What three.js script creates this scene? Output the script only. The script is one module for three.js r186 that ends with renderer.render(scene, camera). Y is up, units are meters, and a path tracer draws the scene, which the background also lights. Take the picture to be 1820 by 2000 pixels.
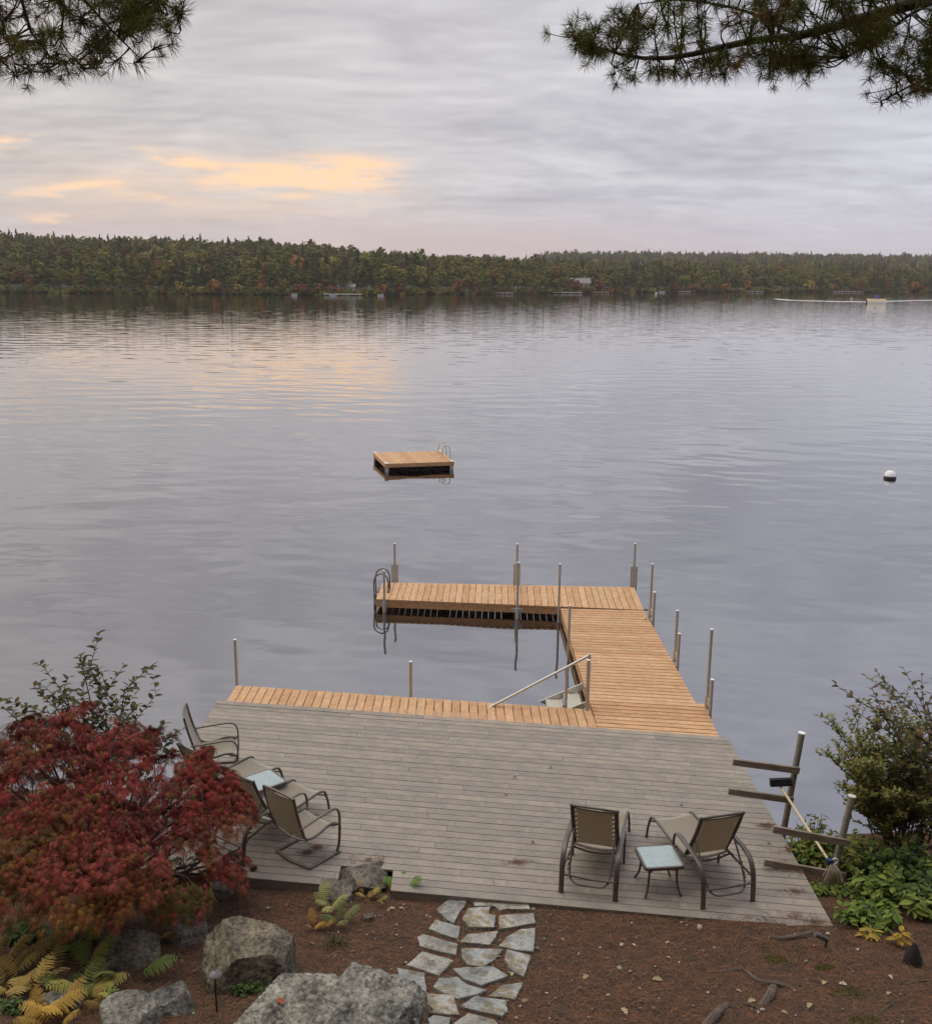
import * as THREE from 'three';
import { mergeGeometries } from 'three/addons/utils/BufferGeometryUtils.js';

// ------------------------------------------------------------------ camera, sky, sun, exposure
const F = 1984, PITCH = 0.2283, ROLL = 0.008, CH = 7.35;      // focal length in photograph pixels, tilt, eye height over the lake
const scene = new THREE.Scene();
const camera = new THREE.PerspectiveCamera(2 * Math.atan(1000 / F) * 180 / Math.PI, 1820 / 2000, 0.1, 6000);
camera.rotation.order = 'YXZ';
camera.rotation.set(-PITCH, 0, ROLL);
camera.position.set(0, CH, 0);
scene.add(camera);

function rng(seed) { let a = seed >>> 0; return () => { a = (a + 0x6D2B79F5) | 0; let t = Math.imul(a ^ (a >>> 15), 1 | a); t = (t + Math.imul(t ^ (t >>> 7), 61 | t)) ^ t; return ((t ^ (t >>> 14)) >>> 0) / 4294967296; }; }
function hash3(x, y, z) { let h = Math.imul(x, 374761393) ^ Math.imul(y, 668265263) ^ Math.imul(z, 2147483647 - 1013); h = Math.imul(h ^ (h >>> 13), 1274126177); h ^= h >>> 16; h = Math.imul(h, 2246822519); h ^= h >>> 13; return (h >>> 0) / 4294967296; }
function vnoise(x, y, z = 0, per = 0) {
  const xi = Math.floor(x), yi = Math.floor(y), zi = Math.floor(z);
  let fx = x - xi, fy = y - yi, fz = z - zi;
  fx = fx * fx * fx * (fx * (fx * 6 - 15) + 10); fy = fy * fy * fy * (fy * (fy * 6 - 15) + 10); fz = fz * fz * (3 - 2 * fz);
  const w = per ? (i) => ((i % per) + per) % per : (i) => i;
  const x0 = w(xi), x1 = w(xi + 1), y0 = w(yi), y1 = w(yi + 1);
  const a = hash3(x0, y0, zi), b = hash3(x1, y0, zi), c = hash3(x0, y1, zi), d = hash3(x1, y1, zi);
  const l = (a + (b - a) * fx) + ((c + (d - c) * fx) - (a + (b - a) * fx)) * fy;
  if (fz === 0) return l;
  const e = hash3(x0, y0, zi + 1), f = hash3(x1, y0, zi + 1), g = hash3(x0, y1, zi + 1), h = hash3(x1, y1, zi + 1);
  const m = (e + (f - e) * fx) + ((g + (h - g) * fx) - (e + (f - e) * fx)) * fy;
  return l + (m - l) * fz;
}
function fbm(x, y, z, oct, per = 0, gain = 0.5) { let s = 0, a = 1, n = 0, k = 1; for (let i = 0; i < oct; i++) { s += a * vnoise(x * k, y * k, z + i * 17, per ? per * k : 0); n += a; a *= gain; k *= 2; } return s / n; }
const clamp = (v, a = 0, b = 1) => v < a ? a : v > b ? b : v;
const sstep = (a, b, v) => { const t = clamp((v - a) / (b - a)); return t * t * (3 - 2 * t); };
const lerp = (a, b, t) => a + (b - a) * t;
const R = (a, b, r) => a + (b - a) * r();

{ // overcast evening sky: streaked grey cloud deck, a break with sunset glow low over the hills
  const W = 2048, H = 2048, data = new Float32Array(W * H * 4);
  for (let j = 0; j < H; j++) {
    const el = ((j + 0.5) / H - 0.5) * Math.PI;
    for (let i = 0; i < W; i++) {
      const k = (j * W + i) * 4;
      if (el < -0.02) { data[k] = 0.3; data[k + 1] = 0.29; data[k + 2] = 0.3; data[k + 3] = 1; continue; }
      const th = ((i + 0.5) / W - 0.5) * 2 * Math.PI, az = th + Math.PI / 2;                    // az 0 straight over the lake, growing to the right
      const s = Math.sin(Math.max(el, 0)), q = 1 / (s + 0.075);
      const e0 = el * 57.3, dx = Math.cos(th) * q, dz = Math.sin(th) * q;                                        // on the cloud deck
      const wx = fbm(dx * 0.55, dz * 0.42, 3, 3) - 0.5, wz = fbm(dx * 0.55 + 40, dz * 0.42, 9, 3) - 0.5;
      const n1 = fbm(dx * 0.75 + wx * 1.8, dz * 0.95 + wz * 2.4 + 10, 21, 6, 0, 0.58);
      const n2 = e0 > 55 ? 0.5 : fbm(dx * 2.6 + wx * 3.0 + 7, dz * 4.0 + wz * 4.5 + 3, 33, 5, 0, 0.62);
      const warm = 0.5 - 0.5 * Math.sin(clamp(az > Math.PI ? az - 2 * Math.PI : az, -Math.PI, Math.PI));
      const e = el * 180 / Math.PI, a = (az > Math.PI ? az - 2 * Math.PI : az) * 180 / Math.PI;
      let r = lerp(0.54, 0.59, warm), g = lerp(0.565, 0.54, warm), b = lerp(0.68, 0.48, warm);
      const n3 = e0 > 30 ? 0.5 : fbm(dx * 5.5 + wx * 6, dz * 9 + wz * 8, 61, 3, 0, 0.6), m = (n1 - 0.5) * 0.62 + (n2 - 0.5) * 0.42 + (n3 - 0.5) * 0.36;
      const l = 0.985 + m * lerp(0.62, 0.85, warm) * lerp(0.55, 1, sstep(0.5, 5, e));
      r *= l; g *= l; b *= l * (1 - m * 0.10);
      const low = (1 - sstep(0, 4.6, e)) * 0.8;
      r = lerp(r, lerp(0.545, 0.585, warm), low); g = lerp(g, lerp(0.525, 0.475, warm), low); b = lerp(b, lerp(0.61, 0.455, warm), low);
      const pk = Math.exp(-(((a - 1) / 9) ** 2)) * Math.exp(-(((e - 1.6) / 1.3) ** 2)) * 0.55;
      r = lerp(r, 0.60, pk); g = lerp(g, 0.44, pk); b = lerp(b, 0.425, pk);
      // break in the cloud
      const inBreak = e < 12 && Math.abs(a + 14) < 30, nn = inBreak ? fbm(a * 0.26 + wx * 3, e * 2.6 + wz * 3.0, 51, 6, 0, 0.62) - 0.5 : 0, nw = inBreak ? fbm(a * 0.16, e * 0.5, 71, 4) - 0.5 : 0;
      const yy = e + nw * 1.0 + nn * 0.7, hole = (ca, ce, wa, we, k) => k * Math.exp(-(((a - ca) / wa) ** 4) - (((yy - ce) / we) ** 2));
      const p = hole(-8.6, 5.2, 5.2, 0.95, 1.15) + hole(-15.6, 5.9, 2.4, 0.42, 0.62) + hole(-20.6, 4.2, 2.9, 0.26, 0.8) + hole(-16, 4.3, 3, 0.7, 0.36) + hole(-23.5, 6.5, 2.2, 0.2, 0.7) + hole(-20.5, 2.8, 2.6, 0.26, 0.5) + hole(-8, 1.65, 1.6, 0.16, 0.5);
      const o = clamp(sstep(0.05, 1.3, p * (1 + nn * 3.2)) * 1.0 + 0.26 * Math.exp(-(((a + 14) / 11) ** 4) - (((e - 4) / 2.3) ** 2)) * (1 + nn * 1.5));
      const og = clamp(o * 1.05);
      r = lerp(r, 1.0, og); g = lerp(g, 0.68, og); b = lerp(b, 0.44, og);
      const up = 1 + 0.5 * sstep(0.2, 1.3, el);                                                  // an overcast sky is brighter overhead
      data[k] = r * up; data[k + 1] = g * up; data[k + 2] = b * up; data[k + 3] = 1;
    }
  }
  const t = new THREE.DataTexture(data, W, H, THREE.RGBAFormat, THREE.FloatType);
  t.mapping = THREE.EquirectangularReflectionMapping; t.magFilter = THREE.LinearFilter; t.minFilter = THREE.LinearFilter; t.wrapS = THREE.RepeatWrapping; t.needsUpdate = true;
  scene.background = t; scene.environment = t; scene.backgroundIntensity = 1; scene.environmentIntensity = 1;
}
const sun = new THREE.DirectionalLight(new THREE.Color().setRGB(1, 0.95, 0.88), 1.5);             // daylight soaking through the cloud
sun.position.set(-14, 40, -22); sun.target.position.set(0, 0, -14);
sun.castShadow = true; sun.shadow.radius = 110; sun.shadow.mapSize.set(2048, 2048);
Object.assign(sun.shadow.camera, { left: -30, right: 30, top: 40, bottom: -40, near: 1, far: 120 });
scene.add(sun, sun.target);
const renderer = new THREE.WebGLRenderer({ antialias: true });
renderer.setSize(931, 1024);
renderer.shadowMap.enabled = true; renderer.shadowMap.type = THREE.PCFSoftShadowMap;
renderer.toneMapping = THREE.LinearToneMapping; renderer.toneMappingExposure = 1.12;
scene.fog = new THREE.FogExp2(new THREE.Color().setRGB(0.8, 0.76, 0.76), 0.00014);

// ------------------------------------------------------------------ photograph pixel -> direction -> place on a named surface
const fw = [0, -Math.sin(PITCH), -Math.cos(PITCH)], u0 = [0, Math.cos(PITCH), -Math.sin(PITCH)];
const cR = Math.cos(ROLL), sR = Math.sin(ROLL);
const rgt = [cR, sR * u0[1], sR * u0[2]], upv = [-sR, cR * u0[1], cR * u0[2]];
function ray(px, py) { const a = (px - 910) / F, b = (1000 - py) / F; return [0, 1, 2].map((i) => fw[i] + a * rgt[i] + b * upv[i]); }
function atY(px, py, h) { const d = ray(px, py), t = (h - CH) / d[1]; return [t * d[0], h, t * d[2]]; }
function atZ(px, py, z) { const d = ray(px, py), t = z / d[2]; return [t * d[0], CH + t * d[1], z]; }
function atD(px, py, dist) { const d = ray(px, py), l = Math.hypot(...d); return d.map((v, i) => v / l * dist + (i === 1 ? CH : 0)); }
function groundY(x, z) {
  const shore = -12.2 - 0.9 * sstep(2, 6, -x) + 0.35 * Math.sin(x * 0.5 + 1);
  let y;
  if (z > -10.4) { const t = z + 10.4; y = 0.285 + 0.155 * t + 0.016 * t * t + 0.0014 * t * t * t; }
  else if (z > shore) y = lerp(0.02, 0.285, (z - shore) / (-10.4 - shore));
  else y = 0.02 - 0.24 * (shore - z) + 0.004 * (shore - z) ** 2;
  y = Math.max(y, -2.6);
  const side = sstep(5, 14, Math.abs(x)) * 0.6 * sstep(-13, -9, z);
  return y + side + (fbm(x * 0.45 + 5, z * 0.45, 2, 3) - 0.5) * 0.16 * sstep(-10.4, -9, z) + (fbm(x * 2.1, z * 2.1, 6, 2) - 0.5) * 0.035;
}
function onG(px, py, lift = 0) { const d = ray(px, py); let t = 4; for (let i = 0; i < 4000; i++) { t += 0.01; const x = t * d[0], y = CH + t * d[1], z = t * d[2]; if (y <= groundY(x, z) + lift) return [x, groundY(x, z) + lift, z]; } return [0, 0, 0]; }
function heightFor(x, z, py) { let lo = -3, hi = 12; for (let i = 0; i < 50; i++) { const m = (lo + hi) / 2, q = [x, m - CH, z]; const zz = q[0] * fw[0] + q[1] * fw[1] + q[2] * fw[2]; const yy = 1000 - F * (q[0] * upv[0] + q[1] * upv[1] + q[2] * upv[2]) / zz; if (yy > py) lo = m; else hi = m; } return (lo + hi) / 2; }

// ------------------------------------------------------------------ helpers
const used = {};
function numbered(n) { const k = used[n] = (used[n] ?? -1) + 1; return k ? n + '_' + String(k).padStart(3, '0') : n; }
function shadows(o) { o.traverse((m) => { if (m.isMesh) { m.castShadow = true; m.receiveShadow = true; } }); return o; }
function tag(o, label, category, group, kind) { if (label) o.userData.label = label; if (category) o.userData.category = category; if (group) o.userData.group = group; if (kind) o.userData.kind = kind; return o; }
function thing(name, label, category, pos = [0, 0, 0], turn = 0, group) { const o = new THREE.Group(); o.name = numbered(name); o.position.set(...pos); o.rotation.y = turn; scene.add(o); return tag(o, label, category, group); }
function part(name, geo, mat, parent) { const m = new THREE.Mesh(geo, mat); m.name = name; m.castShadow = m.receiveShadow = true; parent.add(m); return m; }
function single(name, geo, mat, label, category, group, kind) { const m = new THREE.Mesh(geo, mat); m.name = numbered(name); m.castShadow = m.receiveShadow = true; scene.add(m); return tag(m, label, category, group, kind); }
function copyOf(o, label, group) { const c = o.clone(); c.name = numbered(o.name.replace(/_\d+$/, '')); scene.add(c); c.userData = { ...o.userData }; return tag(c, label, null, group); }
function merge(list) { return mergeGeometries(list.map((g) => { const n = g.index ? g.toNonIndexed() : g; for (const k of Object.keys(n.attributes)) if (!['position', 'normal', 'uv', 'color'].includes(k)) n.deleteAttribute(k); return n; })); }
class Faces { // flat-shaded polygon soup with uv in metres
  constructor() { this.p = []; this.uv = []; this.c = []; }
  tri(a, b, c, ua, ub, uc, col) { this.p.push(...a, ...b, ...c); this.uv.push(...ua, ...ub, ...uc); if (col) this.c.push(...col, ...col, ...col); }
  quad(a, b, c, d, ua, ub, uc, ud, col) { this.tri(a, b, c, ua, ub, uc, col); this.tri(a, c, d, ua, uc, ud, col); }
  build() { const g = new THREE.BufferGeometry(); g.setAttribute('position', new THREE.Float32BufferAttribute(this.p, 3)); g.setAttribute('uv', new THREE.Float32BufferAttribute(this.uv, 2)); if (this.c.length) g.setAttribute('color', new THREE.Float32BufferAttribute(this.c, 3)); g.computeVertexNormals(); return g; }
}
// board lying flat: corners [x, z] a-b along its length, c-d the other long side
function plank(a, b, c, d, y, th, ch, uo = 0, vo = 0) {
  const f = new Faces(), cs = [a, b, c, d], mid = [0, 1].map((k) => (a[k] + b[k] + c[k] + d[k]) / 4);
  const L = Math.hypot(b[0] - a[0], b[1] - a[1]), Wd = Math.hypot(d[0] - a[0], d[1] - a[1]);
  const sx = 1 - 2 * ch / L, sw = 1 - 2 * ch / Wd;
  const bil = (s, t) => [0, 1].map((k) => lerp(lerp(a[k], b[k], s), lerp(d[k], c[k], s), t));
  const ins = [[0.5 - sx / 2, 0.5 - sw / 2], [0.5 + sx / 2, 0.5 - sw / 2], [0.5 + sx / 2, 0.5 + sw / 2], [0.5 - sx / 2, 0.5 + sw / 2]].map(([s, t]) => bil(s, t));
  const U = [[uo, vo], [uo + L, vo], [uo + L, vo + Wd], [uo, vo + Wd]];
  const P = (q, yy) => [q[0], yy, q[1]];
  f.quad(P(ins[0], y), P(ins[3], y), P(ins[2], y), P(ins[1], y), U[0], U[3], U[2], U[1]);
  for (let i = 0; i < 4; i++) {
    const j = (i + 1) % 4, e = (i % 2 ? Wd : L);
    f.quad(P(cs[i], y - ch * 0.8), P(ins[i], y), P(ins[j], y), P(cs[j], y - ch * 0.8), U[i], U[i], U[j], U[j]);
    f.quad(P(cs[j], y - th), P(cs[i], y - th), P(cs[i], y - ch * 0.8), P(cs[j], y - ch * 0.8), [uo + e, vo - th], [uo, vo - th], [uo, vo], [uo + e, vo]);
  }
  f.quad(P(cs[0], y - th), P(cs[1], y - th), P(cs[2], y - th), P(cs[3], y - th), U[0], U[1], U[2], U[3]);
  return f.build();
}
function box(x0, x1, y0, y1, z0, z1) { const g = new THREE.BoxGeometry(x1 - x0, y1 - y0, z1 - z0); g.translate((x0 + x1) / 2, (y0 + y1) / 2, (z0 + z1) / 2); return g; }
function bar(a, b, w, h, up = [0, 1, 0]) { // rectangular bar from a to b, w sideways, h along up, uv along its length
  const A = new THREE.Vector3(...a), B = new THREE.Vector3(...b), d = B.clone().sub(A), L = d.length(); d.normalize();
  const s = new THREE.Vector3().crossVectors(d, new THREE.Vector3(...up)).normalize(), u = new THREE.Vector3().crossVectors(s, d).normalize();
  const g = new THREE.BoxGeometry(L, h, w), uv = g.attributes.uv, ps = g.attributes.position;
  for (let i = 0; i < uv.count; i++) uv.setXY(i, ps.getX(i) + L / 2, ps.getY(i) + ps.getZ(i));
  const m = new THREE.Matrix4().makeBasis(d, u, s); m.setPosition(A.clone().add(B).multiplyScalar(0.5));
  return g.applyMatrix4(m);
}
function tube(pts, r, seg = 8, smooth = true, steps = 0) {
  const v = pts.map((p) => new THREE.Vector3(...p));
  let curve;
  if (v.length === 2) curve = new THREE.LineCurve3(v[0], v[1]); else if (smooth) curve = new THREE.CatmullRomCurve3(v, false, 'centripetal');
  else { curve = new THREE.CurvePath(); for (let i = 0; i + 1 < v.length; i++) curve.add(new THREE.LineCurve3(v[i], v[i + 1])); }
  return new THREE.TubeGeometry(curve, steps || (v.length === 2 ? 1 : (v.length - 1) * 5), r, seg, false);
}
function pipe(a, b, r, seg = 10) { // closed straight cylinder
  const A = new THREE.Vector3(...a), B = new THREE.Vector3(...b), d = B.clone().sub(A), g = new THREE.CylinderGeometry(r, r, d.length(), seg, 1);
  const q = new THREE.Quaternion().setFromUnitVectors(new THREE.Vector3(0, 1, 0), d.clone().normalize());
  g.applyQuaternion(q); g.translate(...A.add(B).multiplyScalar(0.5).toArray()); return g;
}
function taper(pts, r0, r1, seg = 6) { // limb: tube whose radius runs from r0 to r1
  const curve = pts.length === 2 ? new THREE.LineCurve3(new THREE.Vector3(...pts[0]), new THREE.Vector3(...pts[1])) : new THREE.CatmullRomCurve3(pts.map((p) => new THREE.Vector3(...p)));
  const n = Math.max(2, (pts.length - 1) * 3), g = new THREE.TubeGeometry(curve, n, 1, seg, false), P = g.attributes.position, c = new THREE.Vector3();
  for (let i = 0; i <= n; i++) { curve.getPointAt(i / n, c); const r = lerp(r0, r1, i / n); for (let j = 0; j <= seg; j++) { const k = i * (seg + 1) + j; P.setXYZ(k, c.x + (P.getX(k) - c.x) * r, c.y + (P.getY(k) - c.y) * r, c.z + (P.getZ(k) - c.z) * r); } }
  return g;
}
function band(pts, w, t) { // flat oval strip swept along a path in the y-z plane; w is its width along x
  const curve = new THREE.CatmullRomCurve3(pts.map(([y, z]) => new THREE.Vector3(0, y, z)), false, 'centripetal'), n = pts.length * 4, sec = 10, pos = [], idx = [];
  for (let i = 0; i <= n; i++) {
    const p = curve.getPointAt(i / n), d = curve.getTangentAt(i / n), ny = -d.z, nz = d.y;
    for (let j = 0; j < sec; j++) { const a = j / sec * 2 * Math.PI, c = Math.cos(a), s = Math.sin(a), X = Math.sign(c) * Math.abs(c) ** 0.6 * w / 2, T = Math.sign(s) * Math.abs(s) ** 0.6 * t / 2; pos.push(X, p.y + ny * T, p.z + nz * T); }
    if (i) for (let j = 0; j < sec; j++) { const a = (i - 1) * sec + j, b = (i - 1) * sec + (j + 1) % sec; idx.push(a, b, a + sec, b, b + sec, a + sec); }
  }
  for (const e of [0, n * sec]) for (let j = 1; j + 1 < sec; j++) e ? idx.push(e, e + j, e + j + 1) : idx.push(e, e + j + 1, e + j);
  const g = new THREE.BufferGeometry(); g.setAttribute('position', new THREE.Float32BufferAttribute(pos, 3)); g.setIndex(idx); g.computeVertexNormals();
  g.setAttribute('uv', new THREE.Float32BufferAttribute(new Float32Array(pos.length / 3 * 2), 2)); return g;
}
const noUv = (g) => { if (!g.attributes.uv) g.setAttribute('uv', new THREE.Float32BufferAttribute(new Float32Array(g.attributes.position.count * 2), 2)); return g; };

// ------------------------------------------------------------------ textures and materials
function texture(w, h, fn, srgb = true) {
  const d = new Uint8Array(w * h * 4);
  for (let j = 0; j < h; j++) for (let i = 0; i < w; i++) { const c = fn(i / w, j / h), k = (j * w + i) * 4; for (let n = 0; n < 3; n++) d[k + n] = clamp(c[n] ?? c[0]) * 255; d[k + 3] = 255; }
  const t = new THREE.DataTexture(d, w, h); t.wrapS = t.wrapT = THREE.RepeatWrapping; t.magFilter = THREE.LinearFilter; t.minFilter = THREE.LinearMipmapLinearFilter; t.generateMipmaps = true;
  if (srgb) t.colorSpace = THREE.SRGBColorSpace; t.needsUpdate = true; return t;
}
function scaled(t, u, v) { const c = t.clone(); c.repeat.set(u, v); c.needsUpdate = true; return c; }
const col = (r, g, b) => new THREE.Color().setRGB(r, g, b);
const std = (c, rough, extra = {}) => new THREE.MeshStandardMaterial({ color: c, roughness: rough, ...extra });
const phy = (c, rough, extra = {}) => new THREE.MeshPhysicalMaterial({ color: c, roughness: rough, ...extra });
// grain runs along u
const grain = texture(512, 512, (u, v) => { const w = fbm(u * 4, v * 24, 1, 3, 0) ; const k = fbm(u * 6, v * 90 + w * 5, 4, 3); const b = fbm(u * 5, v * 8, 8, 3); const n = 0.84 + (k - 0.5) * 0.30 + (b - 0.5) * 0.24; return [n, n, n]; });
const grainBump = texture(512, 512, (u, v) => { const k = fbm(u * 8, v * 120, 4, 3); return [k]; }, false);
const knots = texture(1024, 512, (u, v) => { // cedar: long figure, a few knots
  const w = fbm(u * 3, v * 6, 1, 3) * 2; const k = fbm(u * 5, v * 60 + w * 6, 4, 4), b = fbm(u * 8, v * 10, 8, 4);
  let n = 0.92 + (k - 0.5) * 0.16 + (b - 0.5) * 0.2, dk = 0;
  const cx = Math.floor(u * 10), cy = Math.floor(v * 6); for (let i = -1; i < 2; i++) for (let j = -1; j < 2; j++) { const hx = hash3(cx + i, cy + j, 91), hy = hash3(cx + i, cy + j, 92), hz = hash3(cx + i, cy + j, 93); if (hz > 0.4) continue; const d = Math.hypot((u * 10 - cx - i - hx) / 10 * 2, (v * 6 - cy - j - hy) / 6 * 1) / 0.014; dk = Math.max(dk, Math.exp(-d * d)); }
  n -= dk * 0.28; return [n, n * (1 - dk * 0.12), n * (1 - dk * 0.2)];
});
const cedarMats = [[0.61, 0.36, 0.18], [0.575, 0.33, 0.16], [0.645, 0.39, 0.20], [0.55, 0.31, 0.148], [0.60, 0.37, 0.19]].map((c) => std(col(...c), 0.72, { map: knots, bumpMap: grainBump, bumpScale: 0.0012 }));
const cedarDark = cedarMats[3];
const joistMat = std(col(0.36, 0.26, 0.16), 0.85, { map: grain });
const stainTex = texture(1024, 1024, (u, v) => { const k = fbm(u * 10, v * 200, 4, 3), s = fbm(u * 5, v * 5, 12, 5, 0, 0.6), t = fbm(u * 40, v * 40, 22, 3); const n = 0.9 + (k - 0.5) * 0.10 + (s - 0.5) * 0.22 + (t - 0.5) * 0.1; return [n, n * (1 - (s - 0.5) * 0.05), n * (1 - (s - 0.5) * 0.1)]; });
const greyMats = [[0.31, 0.265, 0.218], [0.298, 0.255, 0.21], [0.322, 0.276, 0.227], [0.284, 0.246, 0.205], [0.342, 0.292, 0.238]].map((c) => std(col(...c), 0.62, { map: stainTex, bumpMap: grainBump, bumpScale: 0.001 }));
const galv = std(col(0.46, 0.43, 0.385), 0.45, { metalness: 0.4, bumpMap: texture(64, 64, (u, v) => [fbm(u * 8, v * 8, 3, 3, 8)], false), bumpScale: 0.0006 });
const capMat = std(col(0.78, 0.77, 0.76), 0.5);
const alum = std(col(0.60, 0.58, 0.54), 0.4, { metalness: 0.5 });
const bronze = phy(col(0.085, 0.066, 0.054), 0.38, { clearcoat: 0.3, clearcoatRoughness: 0.4 });

// ------------------------------------------------------------------ lake
{
  const nW = 512, comps = [], r = rng(5);
  // two periodic ripple fields: long swell-driven ripples and fine wind ripples
  function field(n, kmin, kmax, dir, spread, pow) { const c = []; for (let i = 0; i < n; i++) { const k = kmin * (kmax / kmin) ** r(), a = dir + (r() + r() + r() - 1.5) * spread; const kx = Math.round(k * Math.cos(a)), kz = Math.round(k * Math.sin(a)); if (!kx && !kz) continue; c.push([kx, kz, r() * 6.283, Math.hypot(kx, kz) ** -pow]); } return c; }
  const fa = field(46, 5, 34, 1.38, 0.75, 1.15), fb = field(60, 4, 40, 1.75, 1.5, 1.0);
  const grad = (c, u, v) => { let gx = 0, gz = 0; for (const [kx, kz, p, a] of c) { const s = Math.cos(6.283185307 * (kx * u + kz * v) + p) * a; gx += s * kx; gz += s * kz; } return [gx, gz]; };
  const hgt = (c, u, v) => { let h = 0; for (const [kx, kz, p, a] of c) h += Math.sin(6.283185307 * (kx * u + kz * v) + p) * a; return h; };
  let mg = 0; for (let i = 0; i < 400; i++) { const [x, z] = grad(fa, r(), r()); mg += x * x + z * z; } mg = Math.sqrt(mg / 400);
  let mh = 0; for (let i = 0; i < 400; i++) mh = Math.max(mh, Math.abs(hgt(fb, r(), r())));
  const nrm = texture(nW, nW, (u, v) => { const [x, z] = grad(fa, u, v); return [0.5 + x / mg * 0.13, 0.5 + z / mg * 0.13, 0.98]; }, false);
  const bmp = texture(nW, nW, (u, v) => [0.5 + 0.5 * hgt(fb, u, v) / mh], false);
  nrm.repeat.set(1 / 23.7, 1 / 23.7); bmp.repeat.set(1 / 6.3, 1 / 6.3);
  const water = phy(col(0.355, 0.36, 0.39), 0.025, { metalness: 1, normalMap: nrm, normalScale: new THREE.Vector2(0.036, 0.036), bumpMap: bmp, bumpScale: 0.0012 });
  // sheet with real low swell near the shore; rows spread out with distance
  const rows = [], N = 420; for (let i = 0; i <= N; i++) rows.push(-10.6 - 2.0 * (Math.exp(i / N * 5.6) - 1));
  for (const z of [-700, -1000, -1600, -2600]) rows.push(z);
  const M = 220, pos = [], uv = [], nor = [], idx = [], sw = [];
  const r2 = rng(77); for (let i = 0; i < 26; i++) { const lam = 0.9 * (7 / 0.9) ** r2(), a = 1.28 + (r2() + r2() - 1) * 0.55; sw.push([6.283 / lam * Math.cos(a), 6.283 / lam * Math.sin(a), r2() * 6.283, lam]); }
  rows.forEach((z, i) => {
    const half = Math.max(26, -z * 0.62) + (z < -500 ? 500 : 0);
    for (let j = 0; j <= M; j++) {
      const x = (j / M * 2 - 1) * half;
      const patch = fbm(x * 0.045 + 3, z * 0.03, 5, 3), calm = sstep(0.38, 0.62, patch), leftish = 0.35 + 0.9 * sstep(6, -18, x);
      const far = sstep(-18, -34, z), amp = 0.0032 * (0.18 + 0.82 * far * leftish) * (0.35 + 0.9 * calm) * (1 - sstep(-150, -330, z) * 0.75);
      let h = 0, gx = 0, gz = 0; for (const [kx, kz, p, lam] of sw) { const rs = sstep(0.9, 2.6, lam / (0.02 - z * 0.011)); const A = amp * lam / 6.283 * rs; const t = kx * x + kz * z + p; h += A * Math.sin(t); const c = A * Math.cos(t); gx += c * kx; gz += c * kz; }
      pos.push(x, h, z); uv.push(x, -z); const l = Math.hypot(gx, 1, gz); nor.push(-gx / l, 1 / l, -gz / l);
    }
  });
  for (let i = 0; i + 1 < rows.length; i++) for (let j = 0; j < M; j++) { const a = i * (M + 1) + j, b = a + 1, c = a + M + 1, d = c + 1; idx.push(a, b, c, b, d, c); }
  const g = new THREE.BufferGeometry(); g.setAttribute('position', new THREE.Float32BufferAttribute(pos, 3)); g.setAttribute('normal', new THREE.Float32BufferAttribute(nor, 3)); g.setAttribute('uv', new THREE.Float32BufferAttribute(uv, 2)); g.setIndex(idx);
  single('lake_water', g, water, 'calm grey lake with fine ripples and sky reflections', 'lake', null, 'structure');
}

// ------------------------------------------------------------------ the dock: three plank walkways on pipe posts
const DY = 0.28, GY = 0.36;
const pr = rng(11);
function planked(root, FL, FR, NL, NR, n, across, y = DY, gap = 0.011, th = 0.035, mats = cedarMats) { // boards side by side; across = true: boards run left-right
  for (let i = 0; i < n; i++) {
    const q = (s, t) => [0, 1].map((k) => lerp(lerp(FL[k], FR[k], s), lerp(NL[k], NR[k], s), t));
    let a, b, c, d; const span = across ? Math.hypot(NL[0] - FL[0], NL[1] - FL[1]) : Math.hypot(FR[0] - FL[0], FR[1] - FL[1]), e = gap / 2 / span;
    const j = () => (pr() - 0.5) * 0.004;
    if (across) { const t0 = i / n + e, t1 = (i + 1) / n - e; a = q(j(), t0); b = q(1 + j(), t0); c = q(1 + j(), t1); d = q(j(), t1); } else { const s0 = i / n + e, s1 = (i + 1) / n - e; a = q(s0, 1 + j()); b = q(s0, j()); c = q(s1, j()); d = q(s1, 1 + j()); }
    part('plank', plank(a, b, c, d, y + (pr() - 0.5) * 0.003, th, 0.004, pr() * 7, pr() * 5), mats[Math.floor(pr() * mats.length)], root);
  }
}
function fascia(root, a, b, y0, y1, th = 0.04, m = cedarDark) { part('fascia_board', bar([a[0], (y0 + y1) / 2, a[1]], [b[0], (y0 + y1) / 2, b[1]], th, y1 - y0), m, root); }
function post(root, top, base, opt = {}) { // pipe leg through its base pixel on the dock plane, top from the photograph
  const p = atY(base[0], base[1], DY), z = p[2] + (opt.dz || 0), x = p[0] + (opt.dx || 0), h = heightFor(x, z, top[1]), r = opt.r || 0.027;
  const m = part('post', pipe([x, opt.bottom ?? -1.6, z], [x, h, z], r, 12), galv, root);
  part('post_cap', pipe([x, h, z], [x, h + 0.012, z], r + 0.002, 12), capMat, m);
  if (opt.sleeve) part('sleeve', pipe([x, DY - 0.12, z], [x, DY + opt.sleeve, z], r + 0.012, 12), galv, m);
  return [x, h, z];
}
const FWL = [-1.96, -23.02], FWR = [3.96, -22.79], NWL = [-2.0, -21.74], NWR = [3.90, -21.13];
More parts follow.
